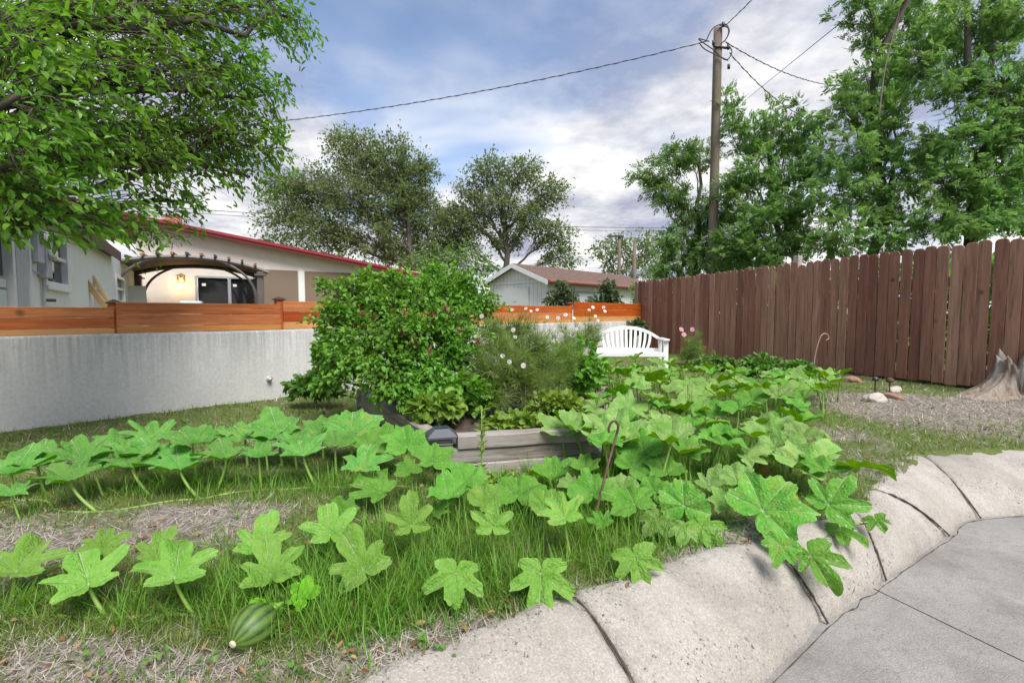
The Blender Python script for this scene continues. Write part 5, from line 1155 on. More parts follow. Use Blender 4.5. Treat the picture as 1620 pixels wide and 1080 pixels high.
# ------------------------------------------------------------------ raised timber bed
def build_bed():
    root = thing('raised_bed', 'weathered grey timber raised garden bed around the raspberry bush', 'garden bed', (BED[0].x, BED[0].y, 0.25))
    rnd = random.Random(3)
    for ei, (a, b, n) in enumerate(((0, 1, 3), (3, 0, 2), (1, 2, 3), (2, 3, 3))):
        A, B = BED[a], BED[b]; d = (B - A).normalized(); L = (B - A).length; inn = Vector((-d.y, d.x)); ang = math.atan2(d.y, d.x)
        for k in range(n):
            z = 0.225 + k * 0.091; h = 0.086; off = rnd.uniform(-0.006, 0.006) + (0.012 if k == 1 else 0); x0 = -0.0 if k % 2 else 0.09; x1 = L + (0.0 if k % 2 else -0.002)
            if ei == 1 and k == 0: h = 0.175; 
            if ei == 1 and k == 1: continue
            if ei == 1: x0, x1 = 0.0, L - 0.12
            nseg = 24; V = []; F = []
            for i in range(nseg + 1):
                x = x0 + (x1 - x0) * i / nseg
                for (yy, zz) in ((0.004, 0), (0.10, 0), (0.10, h - 0.006), (0.094, h), (0.008, h), (0.0, h - 0.007), (0.0, 0.006)):
                    V.append((x, yy + off + 0.003 * mnoise.noise((x * 5, zz * 20, k + ei * 9)), zz + 0.003 * mnoise.noise((x * 4, yy * 20, k * 3 + ei)) + (0.010 * mnoise.noise((x * 1.1, 5, k)))))
            for i in range(nseg):
                for j in range(7): F.append((i * 7 + j, i * 7 + (j + 1) % 7, (i + 1) * 7 + (j + 1) % 7, (i + 1) * 7 + j))
            F.append(tuple(range(6, -1, -1))); F.append(tuple(nseg * 7 + j for j in range(7)))
            me = mesh_from('timber', V, F, [MAT['timber']]); bm = bmesh.new(); bm.from_mesh(me); bmesh.ops.recalc_face_normals(bm, faces=bm.faces); bm.to_mesh(me); bm.free()
            if ei == 1: z += 0.06
            link('timber', me, root, Matrix.Translation((A.x, A.y, z)) @ Matrix.Rotation(ang, 4, 'Z'))
    # soil
    n = 40; V = []; F = []
    for i in range(n + 1):
        for j in range(n + 1):
            u, v = 0.02 + 0.96 * i / n, 0.02 + 0.96 * j / n; p = (BED[0] * (1 - u) + BED[1] * u) * (1 - v) + (BED[3] * (1 - u) + BED[2] * u) * v
            V.append((p.x, p.y, 0.40 + 0.05 * v + 0.05 * mnoise.noise((p.x * 3, p.y * 3, 0)) + 0.02 * mnoise.noise((p.x * 14, p.y * 14, 0))))
    for i in range(n):
        for j in range(n): a = i * (n + 1) + j; F.append((a, a + n + 1, a + n + 2, a + 1))
    link('soil', mesh_from('soil', V, F, [MAT['soil']], True), root)
    # solar cap light on a corner post
    c = P(698, 684, 3.02); x, y, z = c.x, c.y, c.z
    r2 = thing('solar_post_light', 'dark square solar cap light on the corner of the timber bed', 'light', (x, y, 0.3))
    ang = 0.25; M_ = Matrix.Translation((x, y, 0)) @ Matrix.Rotation(ang, 4, 'Z')
    MB().box((-0.055, -0.055, 0.3), (0.055, 0.055, z - 0.03)).build('post', MAT['timber'], r2, M=M_)
    for k in range(3): MB().box((-0.066, -0.066, z - 0.085 + k * 0.02), (0.066, 0.066, z - 0.075 + k * 0.02)).build('louvre', plain('grey_plastic', (0.25, 0.25, 0.25), 0.5), r2, M=M_)
    mb = MB(); z0 = z - 0.022
    mb.add([(-.092, -.092, z0), (.092, -.092, z0), (.092, .092, z0), (-.092, .092, z0), (-.092, -.092, z0 + .012), (.092, -.092, z0 + .012), (.092, .092, z0 + .012), (-.092, .092, z0 + .012), (-.042, -.042, z0 + .055), (.042, -.042, z0 + .055), (.042, .042, z0 + .055), (-.042, .042, z0 + .055)],
           [(3, 2, 1, 0), (0, 1, 5, 4), (1, 2, 6, 5), (2, 3, 7, 6), (3, 0, 4, 7), (4, 5, 9, 8), (5, 6, 10, 9), (6, 7, 11, 10), (7, 4, 8, 11)])
    mb.build('cap', plain('cap_plastic', (0.075, 0.08, 0.095), 0.5), r2, M=M_)
    MB().box((-.041, -.041, z0 + .056), (.041, .041, z0 + .059)).build('solar_cell', plain('solar_cell', (0.03, 0.035, 0.06), 0.15), r2, M=M_)
build_bed()

# ------------------------------------------------------------------ raspberry-like bush, cosmos, low plants
def flower_tmpl(n=8):
    V = [(0, 0, 0)]; F = []
    for k in range(n):
        a = 2 * math.pi * k / n; b = 2 * math.pi / n * 0.42; i = len(V)
        for aa, r, z in ((a - b * 0.5, 0.45, 0.02), (a - b, 0.9, 0.08), (a, 1.0, 0.04), (a + b, 0.9, 0.08), (a + b * 0.5, 0.45, 0.02)): V.append((math.cos(aa) * r, math.sin(aa) * r, z))
        F += [(0, i, i + 1), (0, i + 1, i + 2), (0, i + 2, i + 3), (0, i + 3, i + 4)]
    return V, F
_fl = flower_tmpl(); 
def flower(root, p, r, mat, nrm):
    M_ = Vector(nrm).to_track_quat('Z', 'Y').to_matrix().to_4x4(); M_.translation = p
    key = 'flower_' + mat
    if key not in LIB: LIB[key] = mesh_from('flower', _fl[0], _fl[1], [MAT[mat]])
    o = link('flower', LIB[key], root, M_ @ Matrix.Scale(r, 4))
    if 'fc' not in LIB: LIB['fc'] = MB().tube([(0, 0, 0), (0, 0, 0.12), (0, 0, 0.16)], [0.24, 0.22, 0.1], 7).mesh('flower_centre', [MAT['petal_yellow']], True)
    link('flower_centre', LIB['fc'], o, M_ @ Matrix.Scale(r, 4))
BB = P(640, 632, 4.1)
bush, (bp, ba, bn) = tree('berry_bush', 'dense bright green berry bush with dark red seed heads in the timber bed', 'bush', (BB.x, BB.y, 0.42), P(640, 520, 4.1),
     [lobe(560, 560, 3.9, 48, 55), lobe(540, 500, 4.1, 42, 42), lobe(600, 480, 4.2, 52, 42), lobe(665, 455, 4.3, 55, 35), lobe(720, 455, 4.4, 45, 32), lobe(640, 530, 3.9, 60, 55), lobe(710, 510, 4.1, 55, 50), lobe(740, 470, 4.5, 38, 40), lobe(610, 590, 3.8, 55, 48), lobe(680, 590, 3.8, 55, 42), lobe(730, 555, 4.0, 40, 45), lobe(640, 620, 3.65, 45, 26), lobe(555, 455, 4.2, 28, 18), lobe(620, 440, 4.4, 35, 16), lobe(770, 480, 4.5, 22, 30), lobe(525, 560, 4.0, 24, 40), lobe(515, 450, 4.3, 20, 14), lobe(575, 430, 4.3, 25, 12), lobe(690, 425, 4.5, 30, 12), lobe(510, 600, 4.1, 22, 22)],
     41, MAT['leaf_bush'], MAT['twig'], LEAF, single=300, group=None, crown='foliage', twigs=80, per=12, size=0.046, wid=0.62, trunk_r=0.03, droop=0.15, shell=0.25, fork=(0.0, 0.5), limb_r=0.5, jitter=0.02, tip=0.25, stray=1.5)
rs = np.random.RandomState(8)
for k in range(15):      # dry seed heads
    px, py = rs.uniform(570, 760), rs.uniform(470, 635)
    c = P(px, py, 3.62 + abs(py - 560) * 0.002); V, F = scatter(LEAF[0], LEAF[1], np.array([c] * 9) + rs.randn(9, 3) * 0.008, rs.randn(9, 3), rs.randn(9, 3), np.full(9, 0.028))
    link('seed_head', mesh_from('seed_head', V, F, [MAT['petal_red']]), bush)
def feathery(name, label, cat, base, lobes, seed, n, flowers, size=0.13, fmat='petal_white', frad=0.020, mat='leaf_cosmos', wid=0.035):
    top = (base[0], base[1], base[2] + 0.4); root = thing(name, label, cat, base)
    wood, twig, pos, ax, nm, sc = grow(base, top, lobes, seed, twigs=int(n * 0.6), per=13, size=size, wid=wid, trunk_r=0.02, droop=0.05, shell=0.1, fork=(0.0, 0.3), limb_r=0.35, tip=0.05, jitter=0.02)
    ax = ax + np.array((0, 0, 0.7)); wood.build('stem', MAT['leaf_cosmos'], root, True)
    twig.build('stalks', MAT['leaf_cosmos'], root, True, kind='stuff')
    # three-pronged thread leaf
    V = []; F = []
    for a in (-0.8, -0.35, 0.0, 0.4, 0.85):
        i = len(V); dx, dy = math.sin(a), math.cos(a); V += [(-0.5, 0, 0), (0.5, 0, 0), (dx / wid * 0.55 + 0.35, dy * 0.6, 0.1), (dx / wid * 0.55 - 0.35, dy * 0.6, 0.1), (dx / wid, dy, 0.0)]; F += [(i, i + 1, i + 2), (i, i + 2, i + 3), (i + 3, i + 2, i + 4)]
    Vv, Ff = scatter(np.array(V), np.array(F), pos, ax, nm, sc); link('foliage', mesh_from('foliage', Vv, Ff, [MAT[mat]]), root, kind='stuff')
    for f in flowers:
        p = P(*f); st = Vector(base) + (p - Vector(base)) * 0.35; st.z = min(p.z - 0.15, 0.75)
        link('flower_stalk', MB().tube(bez(st, (st + p) / 2 + Vector((0.02, 0, 0.06)), p, 7), 0.0022, 3).mesh('flower_stalk', [MAT['leaf_cosmos']]), root)
        flower(root, p, frad * rs.uniform(0.8, 1.15), fmat, (rs.uniform(-0.5, 0.5), -1, rs.uniform(0.1, 0.9)))
    return root
cb = P(820, 640, 4.3)
feathery('cosmos_plant', 'feathery cosmos plant with small white flowers beside the berry bush', 'flowers', (cb.x, cb.y, 0.42),
         [lobe(800, 590, 3.9, 50, 45), lobe(850, 560, 4.2, 50, 45), lobe(785, 540, 4.2, 38, 45), lobe(840, 610, 3.8, 50, 30), lobe(870, 600, 4.2, 40, 35), lobe(815, 520, 4.5, 30, 30), lobe(765, 590, 3.9, 35, 50), lobe(770, 630, 3.7, 40, 25), lobe(900, 590, 4.3, 35, 40)], 51, 44,
         [(810, 490, 4.4), (832, 488, 4.4), (850, 490, 4.5), (866, 502, 4.5), (883, 503, 4.5), (812, 522, 4.2), (815, 533, 4.1), (868, 531, 4.3), (795, 563, 3.8), (806, 572, 3.7), (828, 578, 3.7), (840, 492, 4.6), (762, 500, 4.3), (780, 487, 4.5), (895, 498, 4.6)])
cb = P(925, 600, 5.2)
feathery('cosmos_plant', 'thin airy cosmos with white blooms in front of the low fence near the bench', 'flowers', (cb.x, cb.y, 0.40),
         [lobe(900, 540, 5.2, 40, 30), lobe(930, 530, 5.4, 30, 30), lobe(880, 565, 5.0, 30, 25)], 52, 22,
         [(932, 490, 5.4), (938, 486, 5.4), (955, 486, 5.4), (942, 500, 5.4), (908, 503, 5.3), (925, 512, 5.4), (946, 507, 5.4), (957, 492, 5.4), (898, 530, 5.2), (912, 520, 5.2)])
cb = P(1088, 580, 8.8)
feathery('cosmos_plant', 'pink-flowered cosmos by the far end of the brown fence', 'flowers', (cb.x, cb.y, 0.28),
         [lobe(1100, 550, 8.8, 22, 25), lobe(1085, 565, 8.8, 20, 15)], 53, 40, [(1078, 521, 8.6), (1082, 529, 8.6), (1095, 521, 8.7)], fmat='petal_pink', frad=0.05)
def low_plant(name, label, px, py, d, rx, ry, seed, mat, size, twigs=40, per=9, tm=LEAF, wid=0.6, z=None, cat='plant', lobes=None):
    b = P(px, py, d); base = (b.x, b.y, (z if z is not None else gz(b.x, b.y)) - 0.01)
    L_ = lobes or [lobe(px - rx * 0.4, py - ry, d, rx * 0.6, ry), lobe(px + rx * 0.4, py - ry, d, rx * 0.6, ry), lobe(px, py - ry * 1.2, d + 0.1, rx * 0.6, ry)]
    return tree(name, label, cat, base, (base[0], base[1], base[2] + 0.12), L_, seed, mat, MAT['twig'], tm, crown='foliage', twigs=twigs, per=per, size=size, wid=wid, trunk_r=0.008, droop=0.1, shell=0.1, fork=(0, 0.5), jitter=0.015, tip=0.2)
low_plant('leafy_weed', 'leafy weeds at the foot of the concrete wall beside the berry bush', 500, 628, 5.0, 50, 18, 61, MAT['leaf_weed'], 0.075, 50)
low_plant('leafy_weed', 'tall leafy stems leaning over the wall at the edge of the berry bush', 520, 585, 4.9, 30, 30, 62, MAT['leaf_bush'], 0.07, 26, z=0.25)
low_plant('strawberry_plant', 'low leafy ground cover behind the front timber of the bed', 815, 690, 3.32, 55, 16, 63, MAT['leaf_bush_light'], 0.055, 60, z=0.42, wid=0.8)
low_plant('strawberry_plant', 'yellow-green leafy clump under the berry bush inside the bed', 690, 655, 3.5, 40, 14, 64, MAT['leaf_bush_light'], 0.08, 26, z=0.42, wid=0.85)
low_plant('strawberry_plant', 'leafy ground cover filling the bed between bush and cosmos', 735, 650, 3.7, 60, 28, 72, MAT['leaf_bush'], 0.06, 60, z=0.42, wid=0.8)
low_plant('strawberry_plant', 'leafy ground cover along the bed edge under the squash patch', 880, 665, 3.6, 45, 20, 73, MAT['leaf_bush_light'], 0.06, 50, z=0.42, wid=0.8)
low_plant('red_flowered_plant', 'leafy plant with dull red blooms between cosmos and squash patch', 912, 620, 4.4, 42, 36, 65, MAT['leaf_bush'], 0.08, 60, wid=0.45)
low_plant('sage_plant', 'rounded green herb clump at the foot of the brown fence', 1205, 595, 7.2, 40, 16, 66, MAT['leaf_weed'], 0.07, 70)
low_plant('sage_plant', 'low herb clump between the pink cosmos and the rounded herb', 1130, 590, 8.0, 40, 14, 67, MAT['leaf_weed'], 0.075, 60)
low_plant('sage_plant', 'low green herb clump beside the copper hook', 1265, 592, 7.0, 25, 10, 68, MAT['leaf_weed'], 0.06, 50)
low_plant('ivy_clump', 'dark ivy clump on the wall in the fence corner', 1008, 530, 11.4, 16, 11, 69, MAT['leaf_shrub'], 0.10, 60, z=0.9)
low_plant('leafy_weed', 'small pale weeds around the front of the timber bed', 800, 775, 2.75, 40, 12, 70, MAT['leaf_bush_light'], 0.03, 40)
low_plant('leafy_weed', 'low clover-like weeds in the grass near the striped fruit', 545, 985, 1.55, 60, 14, 71, MAT['leaf_bush_light'], 0.018, 50, per=7)
# tall weed with narrow leaves in front of the bed
def stalk_weed():
    b = G(762, 785); root = thing('tall_weed', 'single tall weed standing before the timber bed', 'weed', b)
    pts = bez(b, P(762, 715, b.y), P(762, 648, b.y), 9); MB().tube(pts, np.linspace(0.006, 0.003, 9), 5).build('stem', MAT['stem'], root, True)
    rs = np.random.RandomState(4); n = 42; t = rs.uniform(0.15, 1, n); pos = np.array([pts[min(8, int(x * 8))] .lerp(pts[min(8, int(x * 8) + 1)], x * 8 % 1) for x in t])
    ax = rs.randn(n, 3) * np.array((1, 1, 0.3)) + np.array((0, 0, 0.5)); V, F = scatter(LEAF[0], LEAF[1], pos, ax, rs.randn(n, 3) * 0.3 + np.array((0, 0, 1)), np.stack([np.full(n, 0.018), rs.uniform(0.03, 0.07, n), np.full(n, 0.04)], 1))
    link('foliage', mesh_from('foliage', V, F, [MAT['leaf_bush_light']]), root, kind='stuff')
stalk_weed()
# broad dock leaf behind the red-flowered plant
dk = thing('broad_leaf_plant', 'single broad dark leaf standing up beside the bench', 'plant', G(905, 600, 0.3))
squash_leaf(dk, 903, 560, 905, 612, 46, 0, 70, 'round', 'mid', 0.2)

# ------------------------------------------------------------------ white resin bench
def build_bench():
    c = P(993, 580, 8.0); M0 = Matrix.Translation((c.x, c.y, gz(c.x, c.y))) @ Matrix.Rotation(R(-6), 4, 'Z')
    root = thing('garden_bench', 'white plastic garden bench with arched slatted back by the fence', 'bench', tuple(M0.translation)); wm = MAT['white_plastic']
    W = 0.57; zs = 0.36
    def topz(x): return 0.755 - 0.20 * (abs(x) / W) ** 2.2
    def B(mb, nm, sm=False, bev=0.006): return mb.build(nm, wm, root, sm, bev, M=M0)
    # arched top rail
    V = []; F = []; n = 28
    for i in range(n + 1):
        x = -W + 2 * W * i / n; z = topz(x); y = 0.20 + 0.16 * (z - zs)
        for dy, dz in ((-0.018, -0.03), (0.018, -0.03), (0.022, 0.015), (0.0, 0.027), (-0.022, 0.015)): V.append((x, y + dy, z + dz))
    for i in range(n):
        for j in range(5): F.append((i * 5 + j, (i + 1) * 5 + j, (i + 1) * 5 + (j + 1) % 5, i * 5 + (j + 1) % 5))
    F.append(tuple(range(5))); F.append(tuple(n * 5 + j for j in range(4, -1, -1)))
    o = link('top_rail', mesh_from('top_rail', V, F, [wm], False), root, M0)
    for k in range(11):
        f = (k - 5) / 5; xb = f * 0.34; xt = f * 0.40; zt = topz(xt) - 0.02; mb = MB(); pts = []
        for i in range(7):
            t = i / 6; x = xb + (xt - xb) * (1 - (1 - t) ** 2) if abs(f) > 0.5 else xb + (xt - xb) * t; z = zs + 0.02 + (zt - zs - 0.02) * t; pts.append((x, 0.20 + 0.16 * (z - zs), z))
        for a, b_ in zip(pts[:-1], pts[1:]): mb.hexa((a[0] - 0.02, a[1] - 0.008, a[2]), (0.04, 0, 0), (0, 0.016, 0), (b_[0] - a[0], b_[1] - a[1], b_[2] - a[2]))
        link('back_slat', mb.mesh('back_slat', [wm]), root, M0)
    B(MB().box((-W + 0.03, 0.17, zs - 0.02), (W - 0.03, 0.215, zs + 0.05)), 'lower_back_rail')
    for k in range(5): B(MB().box((-W + 0.02, -0.26 + k * 0.085, zs - 0.012), (W - 0.02, -0.185 + k * 0.085, zs + 0.012)), 'seat_slat')
    B(MB().box((-W + 0.02, -0.285, zs - 0.06), (W - 0.02, -0.262, zs + 0.01)), 'apron')
    for s in (-1, 1):
        x = s * W
        B(MB().hexa((x - 0.04, -0.26, 0), (0.075, 0, 0), (0, 0.05, 0), (0.0, 0.02, 0.56)), 'leg'); B(MB().hexa((x - 0.03, 0.22, 0), (0.06, 0, 0), (0, 0.05, 0), (0, 0.0, 0.57)), 'leg')
        B(MB().hexa((x - 0.045, -0.29, 0.56), (0.09, 0, 0), (0, 0.56, 0), (0, 0, 0.03)), 'armrest')
build_bench()

# ------------------------------------------------------------------ hooks, stump, stones, litter
def hook(lab, pts, d0, mat, r, nm='shepherd_hook'):
    tag(MB().tube(catmull([P(px, py, d) for px, py, d in pts], 6), r, 7).build(nm, mat, None, True), lab, 'garden hook')
hk = G(936, 842).y; ht = hk + 0.25
hook('rusty shepherd hook leaning in front of the timber bed', [(936, 848, hk), (948, 790, hk + 0.08), (962, 735, hk + 0.16), (973, 695, ht), (978, 675, ht), (974, 666, ht), (967, 668, ht), (963, 678, ht), (964, 684, ht)], 0, MAT['rust'], 0.0065)
hook('pale copper shepherd hook standing before the brown fence', [(1286, 590, 7.0), (1290, 560, 7.0), (1297, 535, 7.0), (1303, 528, 7.0), (1309, 529, 7.0), (1311, 535, 7.0), (1307, 538, 7.0)], 0, MAT['hook_copper'], 0.008)
def build_stump():
    c = P(1612, 628, 5.45); root = thing('tree_stump', 'weathered split tree stump with flared roots against the brown fence', 'stump', (c.x, c.y, 0.27))
    n, m_ = 72, 18; V = []; F = []
    for i in range(n):
        a = 2 * math.pi * i / n; dx, dy = math.cos(a), math.sin(a)
        # two prongs: pi (left) and 0 (right); notch toward the camera
        H = 0.10 + 0.40 * min(1, max(0, math.cos(a - math.pi + 0.15) * 1.9 - 0.45)) ** 0.8 + 0.45 * min(1, max(0, math.cos(a - 0.1) * 1.9 - 0.5)) ** 0.8 + 0.12 * max(0, math.sin(a)) + 0.10 * mnoise.noise((dx * 5, dy * 5, 1))
        flare = 0.30 + 0.30 * max(0, math.cos(a * 5 + 1)) ** 2 * 0.6 + (0.30 if dx < 0 else 0.1) * max(0, -dx) ** 4 + 0.12 * max(0, -dy) ** 3
        for j in range(m_ + 1):
            t = j / m_; r = 0.235 + flare * (1 - t) ** 3.2 + 0.05 * mnoise.noise((dx * 4, dy * 4, t * 2.5)) + 0.02 * mnoise.noise((dx * 11, dy * 11, t * 6)); r *= 1 + 0.06 * math.sin(a * 13 + 4 * mnoise.noise((dx * 2, dy * 2, t)))
            V.append((c.x + dx * r, c.y + dy * r * 0.62, 0.22 + H * t + 0.02 * (1 - t)))
        r = 0.13; V.append((c.x + dx * r, c.y + dy * r * 0.62, 0.22 + H * 0.8)); V.append((c.x + dx * 0.05, c.y + dy * 0.04, 0.27))
    k = m_ + 3
    for i in range(n):
        i2 = (i + 1) % n
        for j in range(k - 1): F.append((i * k + j, i2 * k + j, i2 * k + j + 1, i * k + j + 1))
    m, nt, b = newmat('stump_wood'); q = NB(nt); p = q.pos(); g = q.noise(1.0, 6, 0.7, q.pos((7, 7, 2.2)), 1.6); f = q.noise(60, 4, 0.7, p)
    col = q.ramp(g, (0.32, (0.12, 0.075, 0.045)), (0.46, (0.28, 0.22, 0.165)), (0.6, (0.36, 0.335, 0.30)))
    col = q.mix(q.ramp(q.noise(5, 4, 0.6, p), (0.58, 0.0), (0.72, 0.5)), col, (0.28, 0.165, 0.075)); col = q.mix(q.math('MULTIPLY', f, 0.35), col, (0.16, 0.13, 0.11))
    q.l(col, b.inputs['Base Color']); b.inputs['Roughness'].default_value = 0.95; q.l(q.bump(q.math('ADD', g, q.math('MULTIPLY', f, 0.4)), 0.9, 0.02), b.inputs['Normal'])
    me = mesh_from('stump_body', V, F, [m], True); bm = bmesh.new(); bm.from_mesh(me); bmesh.ops.recalc_face_normals(bm, faces=bm.faces); bm.to_mesh(me); bm.free(); link('stump_body', me, root)
build_stump()
def rock(lab, px, py, d, sx, sy, sz, mat, seed, nm='garden_stone'):
    c = P(px, py, d); z = gz(c.x, c.y); bm = bmesh.new(); bmesh.ops.create_icosphere(bm, subdivisions=3, radius=1)
    for v in bm.verts:
        n_ = 1 + 0.28 * mnoise.noise(v.co * 1.3 + Vector((seed, 0, 0))) + 0.1 * mnoise.noise(v.co * 4 + Vector((seed, 0, 0)))
        v.co = Vector((v.co.x * sx * n_, v.co.y * sy * n_, max(-0.3, v.co.z) * sz * n_))
    me = bpy.data.meshes.new(nm); bm.to_mesh(me); bm.free(); me.materials.append(mat)
    tag(link(nm, me, None, Matrix.Translation((c.x, c.y, z + sz * 0.15)) @ Matrix.Rotation(seed, 4, 'Z')), lab, 'stone')
wr = concretemat('pale_rock', (0.42, 0.38, 0.33), (0.55, 0.51, 0.46), (0.28, 0.22, 0.16), 0.3, False, 0.3); rr_ = concretemat('red_rock', (0.30, 0.17, 0.11), (0.42, 0.25, 0.17), (0.20, 0.13, 0.1), 0.3, False, 0.3)
rock('flat white stone lying in the straw before the brown fence', 1385, 630, 5.35, 0.15, 0.09, 0.075, wr, 0.3); rock('long pale broken stone beside the flat white stone', 1412, 626, 5.45, 0.14, 0.05, 0.05, rr_, 1.7)
rock('reddish stone at the edge of the squash patch by the fence', 1348, 606, 6.6, 0.13, 0.08, 0.08, rr_, 2.2); rock('half-buried pale stone along the foot of the brown fence', 1415, 612, 5.95, 0.2, 0.07, 0.05, wr, 3.9)
def stake_sign():
    for px, py, d, w, mt, lab in ((1385, 600, 5.75, 0.035, MAT['dark_metal'], 'small dark solar stake light by the fence stones'), (1408, 602, 5.7, 0.04, MAT['rust'], 'small rusty stake light by the fence stones')):
        c = P(px, py, d); r = thing('stake_light', lab, 'garden light', (c.x, c.y, 0.27))
        MB().tube([(c.x, c.y, 0.25), (c.x, c.y, c.z)], 0.008, 6).build('stake', mt, r); MB().tube([(c.x, c.y, c.z - 0.015), (c.x, c.y, c.z + 0.015), (c.x, c.y, c.z + 0.035)], [w, w, w * 0.4], 12).build('head', mt, r, True)
stake_sign()
def dead_leaf():
    c = G(1208, 757); n = 8; V = []; F = []
    for i in range(n + 1):
        for j in range(5):
            u = i / n - 0.5; v = j / 4 - 0.5; V.append((c.x + u * 0.13, c.y + v * 0.09 * math.cos(u * 2.6), gz(c.x, c.y) + 0.075 - 0.5 * v * v - 0.35 * u * u + 0.008 * math.sin(u * 26)))
    for i in range(n):
        for j in range(4): a = i * 5 + j; F.append((a, a + 5, a + 6, a + 1))
    m = plain('dead_leaf', (0.42, 0.17, 0.05), 0.8, var=0.5, scale=25, bump=0.6)
    tag(link('dead_leaf', mesh_from('dead_leaf', V, F, [m], True)), 'curled dry orange leaf lying among the squash stalks', 'leaf')
dead_leaf()

# ------------------------------------------------------------------ grass and straw
def blade(levels=3, bend=0.35):
    V = []; F = []
    for i in range(levels):
        t = i / levels; w = 0.5 * (1 - 0.55 * t); V += [(-w, t, bend * t * t), (w, t, bend * t * t)]
    V.append((0, 1, bend))
    for i in range(levels - 1): b = i * 2; F += [(b, b + 1, b + 3), (b, b + 3, b + 2)]
    b = (levels - 1) * 2; F.append((b, b + 1, b + 2)); return np.array(V), np.array(F)
def sample(n, seed, x0=-5.0, x1=7.0, y0=0.85, y1=12.5, pw=1.6):
    rs = np.random.RandomState(seed); a = y0 ** (1 - pw); b = y1 ** (1 - pw); y = (a + (b - a) * rs.rand(n)) ** (1 / (1 - pw))
    x = (rs.rand(n) * 2 - 1) * (1.12 * y + 0.6); ok = (x > x0) & (x < x1); return x[ok], y[ok], rs
def field(name, label, n, seed, fn, mat, levels, lean, flat=False, pw=1.6):
    x, y, rs = sample(n, seed, pw=pw); ok = in_yard(x, y) & ~in_bed(x, y); x, y = x[ok], y[ok]
    lush, dry = masks(x, y); prob, h, w = fn(x, y, lush, dry, rs); k = rs.rand(len(x)) < prob; x, y, h, w = x[k], y[k], h[k], w[k]; N_ = len(x)
    z = ground_z(x, y); az = rs.rand(N_) * 6.283; tl = np.abs(rs.randn(N_)) * lean if not flat else rs.uniform(lean, 1.52, N_)
    ax = np.stack([np.cos(az) * np.sin(tl), np.sin(az) * np.sin(tl), np.cos(tl)], 1)
    nm = np.stack([np.cos(az), np.sin(az), -0.2 * np.ones(N_)], 1) if not flat else rs.randn(N_, 3) * 0.3 + np.array((0, 0, 1.0))
    tv, tf = blade(levels, 0.4 if not flat else 0.12); V, F = scatter(tv, tf, np.stack([x, y, z - 0.004 + (0.012 * rs.rand(N_) if flat else 0)], 1), ax, nm, np.stack([w, h, h], 1))
    o = link(name, mesh_from(name, V, F, [mat]), kind='stuff'); o['label'] = label; o['category'] = 'grass'; return o
cn = lambda y: np.maximum(1.0, y / 2.2)
field('grass', 'short patchy green lawn grass across the yard', 170000, 1, lambda x, y, l, d, r: (np.clip(1.05 - d * 1.15, 0.06, 1), r.uniform(0.018, 0.055, len(x)) * (0.8 + 0.5 * cn(y) ** 0.5 * 0.6), 0.0034 * cn(y) * r.uniform(0.7, 1.3, len(x))), MAT['grass'], 2, 0.55)
field('tall_grass', 'long bright green grass growing between the squash stalks', 100000, 2, lambda x, y, l, d, r: (np.clip(l * 1.25 - 0.1, 0, 1), r.uniform(0.06, 0.19, len(x)) * (0.6 + 0.5 * l), 0.0036 * cn(y) * r.uniform(0.7, 1.3, len(x))), MAT['tall_grass'], 3, 0.45)
field('straw', 'pale dry straw and dead grass lying over bare soil', 120000, 3, lambda x, y, l, d, r: (np.clip(d * 0.85 + 0.16 - l * 0.2, 0.06, 0.85), r.uniform(0.015, 0.075, len(x)) * (0.7 + 0.3 * cn(y) ** 0.5), 0.0024 * cn(y) * r.uniform(0.6, 1.4, len(x))), MAT['straw'], 2, 1.05, True)

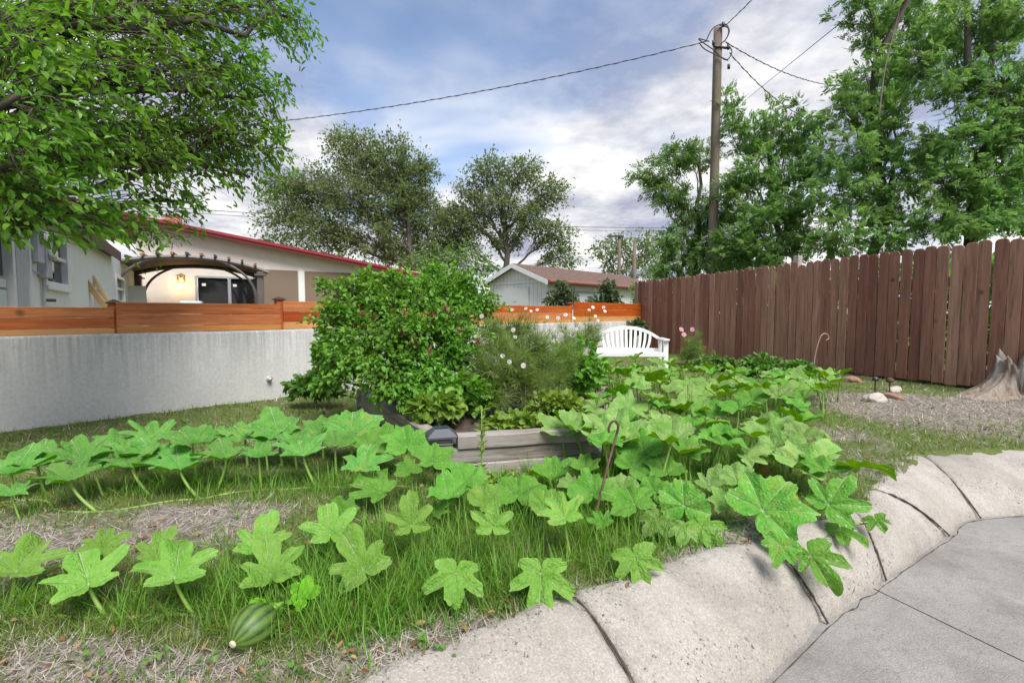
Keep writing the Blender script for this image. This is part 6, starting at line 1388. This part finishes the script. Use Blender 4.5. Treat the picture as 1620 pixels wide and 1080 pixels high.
def litter():
    x, y, rs = sample(1500, 44); ok = in_yard(x, y) & ~in_bed(x, y); x, y = x[ok], y[ok]; n = len(x)
    V, F = scatter(LEAF[0], LEAF[1], np.stack([x, y, ground_z(x, y) + rs.uniform(0.008, 0.03, n)], 1), rs.randn(n, 3) * np.array((1, 1, 0.25)), rs.randn(n, 3) * 0.4 + np.array((0, 0, 1)), np.stack([rs.uniform(0.008, 0.02, n), rs.uniform(0.015, 0.045, n), rs.uniform(0.02, 0.06, n)], 1))
    o = link('leaf_litter', mesh_from('leaf_litter', V, F, [leafmat('dry_leaf', (0.16, 0.06, 0.025), (0.42, 0.27, 0.13), 0.15, 0.8, 0.02)]), kind='stuff'); o['label'] = 'scattered dry brown leaf scraps on the lawn and straw'; o['category'] = 'leaf litter'
litter()

field('straw_thatch', 'pale matted straw over the bare ground near the fence and stump', 70000, 7, lambda x, y, l, d, r: (np.clip(d * 0.9 - l * 0.3, 0.0, 0.8) * (y > 2.6), r.uniform(0.03, 0.11, len(x)), 0.0035 * r.uniform(0.7, 1.5, len(x)) * np.clip(y / 3.5, 1, 2)), MAT['straw'], 2, 1.0, True, 0.4)
def low_weeds():
    x, y, rs = sample(900, 66); ok = in_yard(x, y) & ~in_bed(x, y); x, y = x[ok], y[ok]; Pp = []; Ax = []; Sc = []
    for a, b in zip(x, y):
        k = rs.randint(4, 10); az = rs.rand(k) * 6.283; z = gz(a, b); s_ = rs.uniform(0.010, 0.022) * min(2.0, max(1.0, b / 2.5))
        for t in az: Pp.append((a + rs.randn() * 0.012, b + rs.randn() * 0.012, z + rs.uniform(0.005, 0.03))); Ax.append((math.cos(t), math.sin(t), rs.uniform(0.1, 0.9))); Sc.append((s_ * rs.uniform(0.4, 0.7), s_ * rs.uniform(0.8, 1.3), s_))
    n = len(Pp); V, F = scatter(LEAF[0], LEAF[1], np.array(Pp), np.array(Ax), rs.randn(n, 3) * 0.25 + np.array((0, 0, 1)), np.array(Sc))
    o = link('low_weeds', mesh_from('low_weeds', V, F, [MAT['leaf_weed']]), kind='stuff'); o['label'] = 'small broad-leaved weeds dotted through the lawn'; o['category'] = 'weeds'
low_weeds()
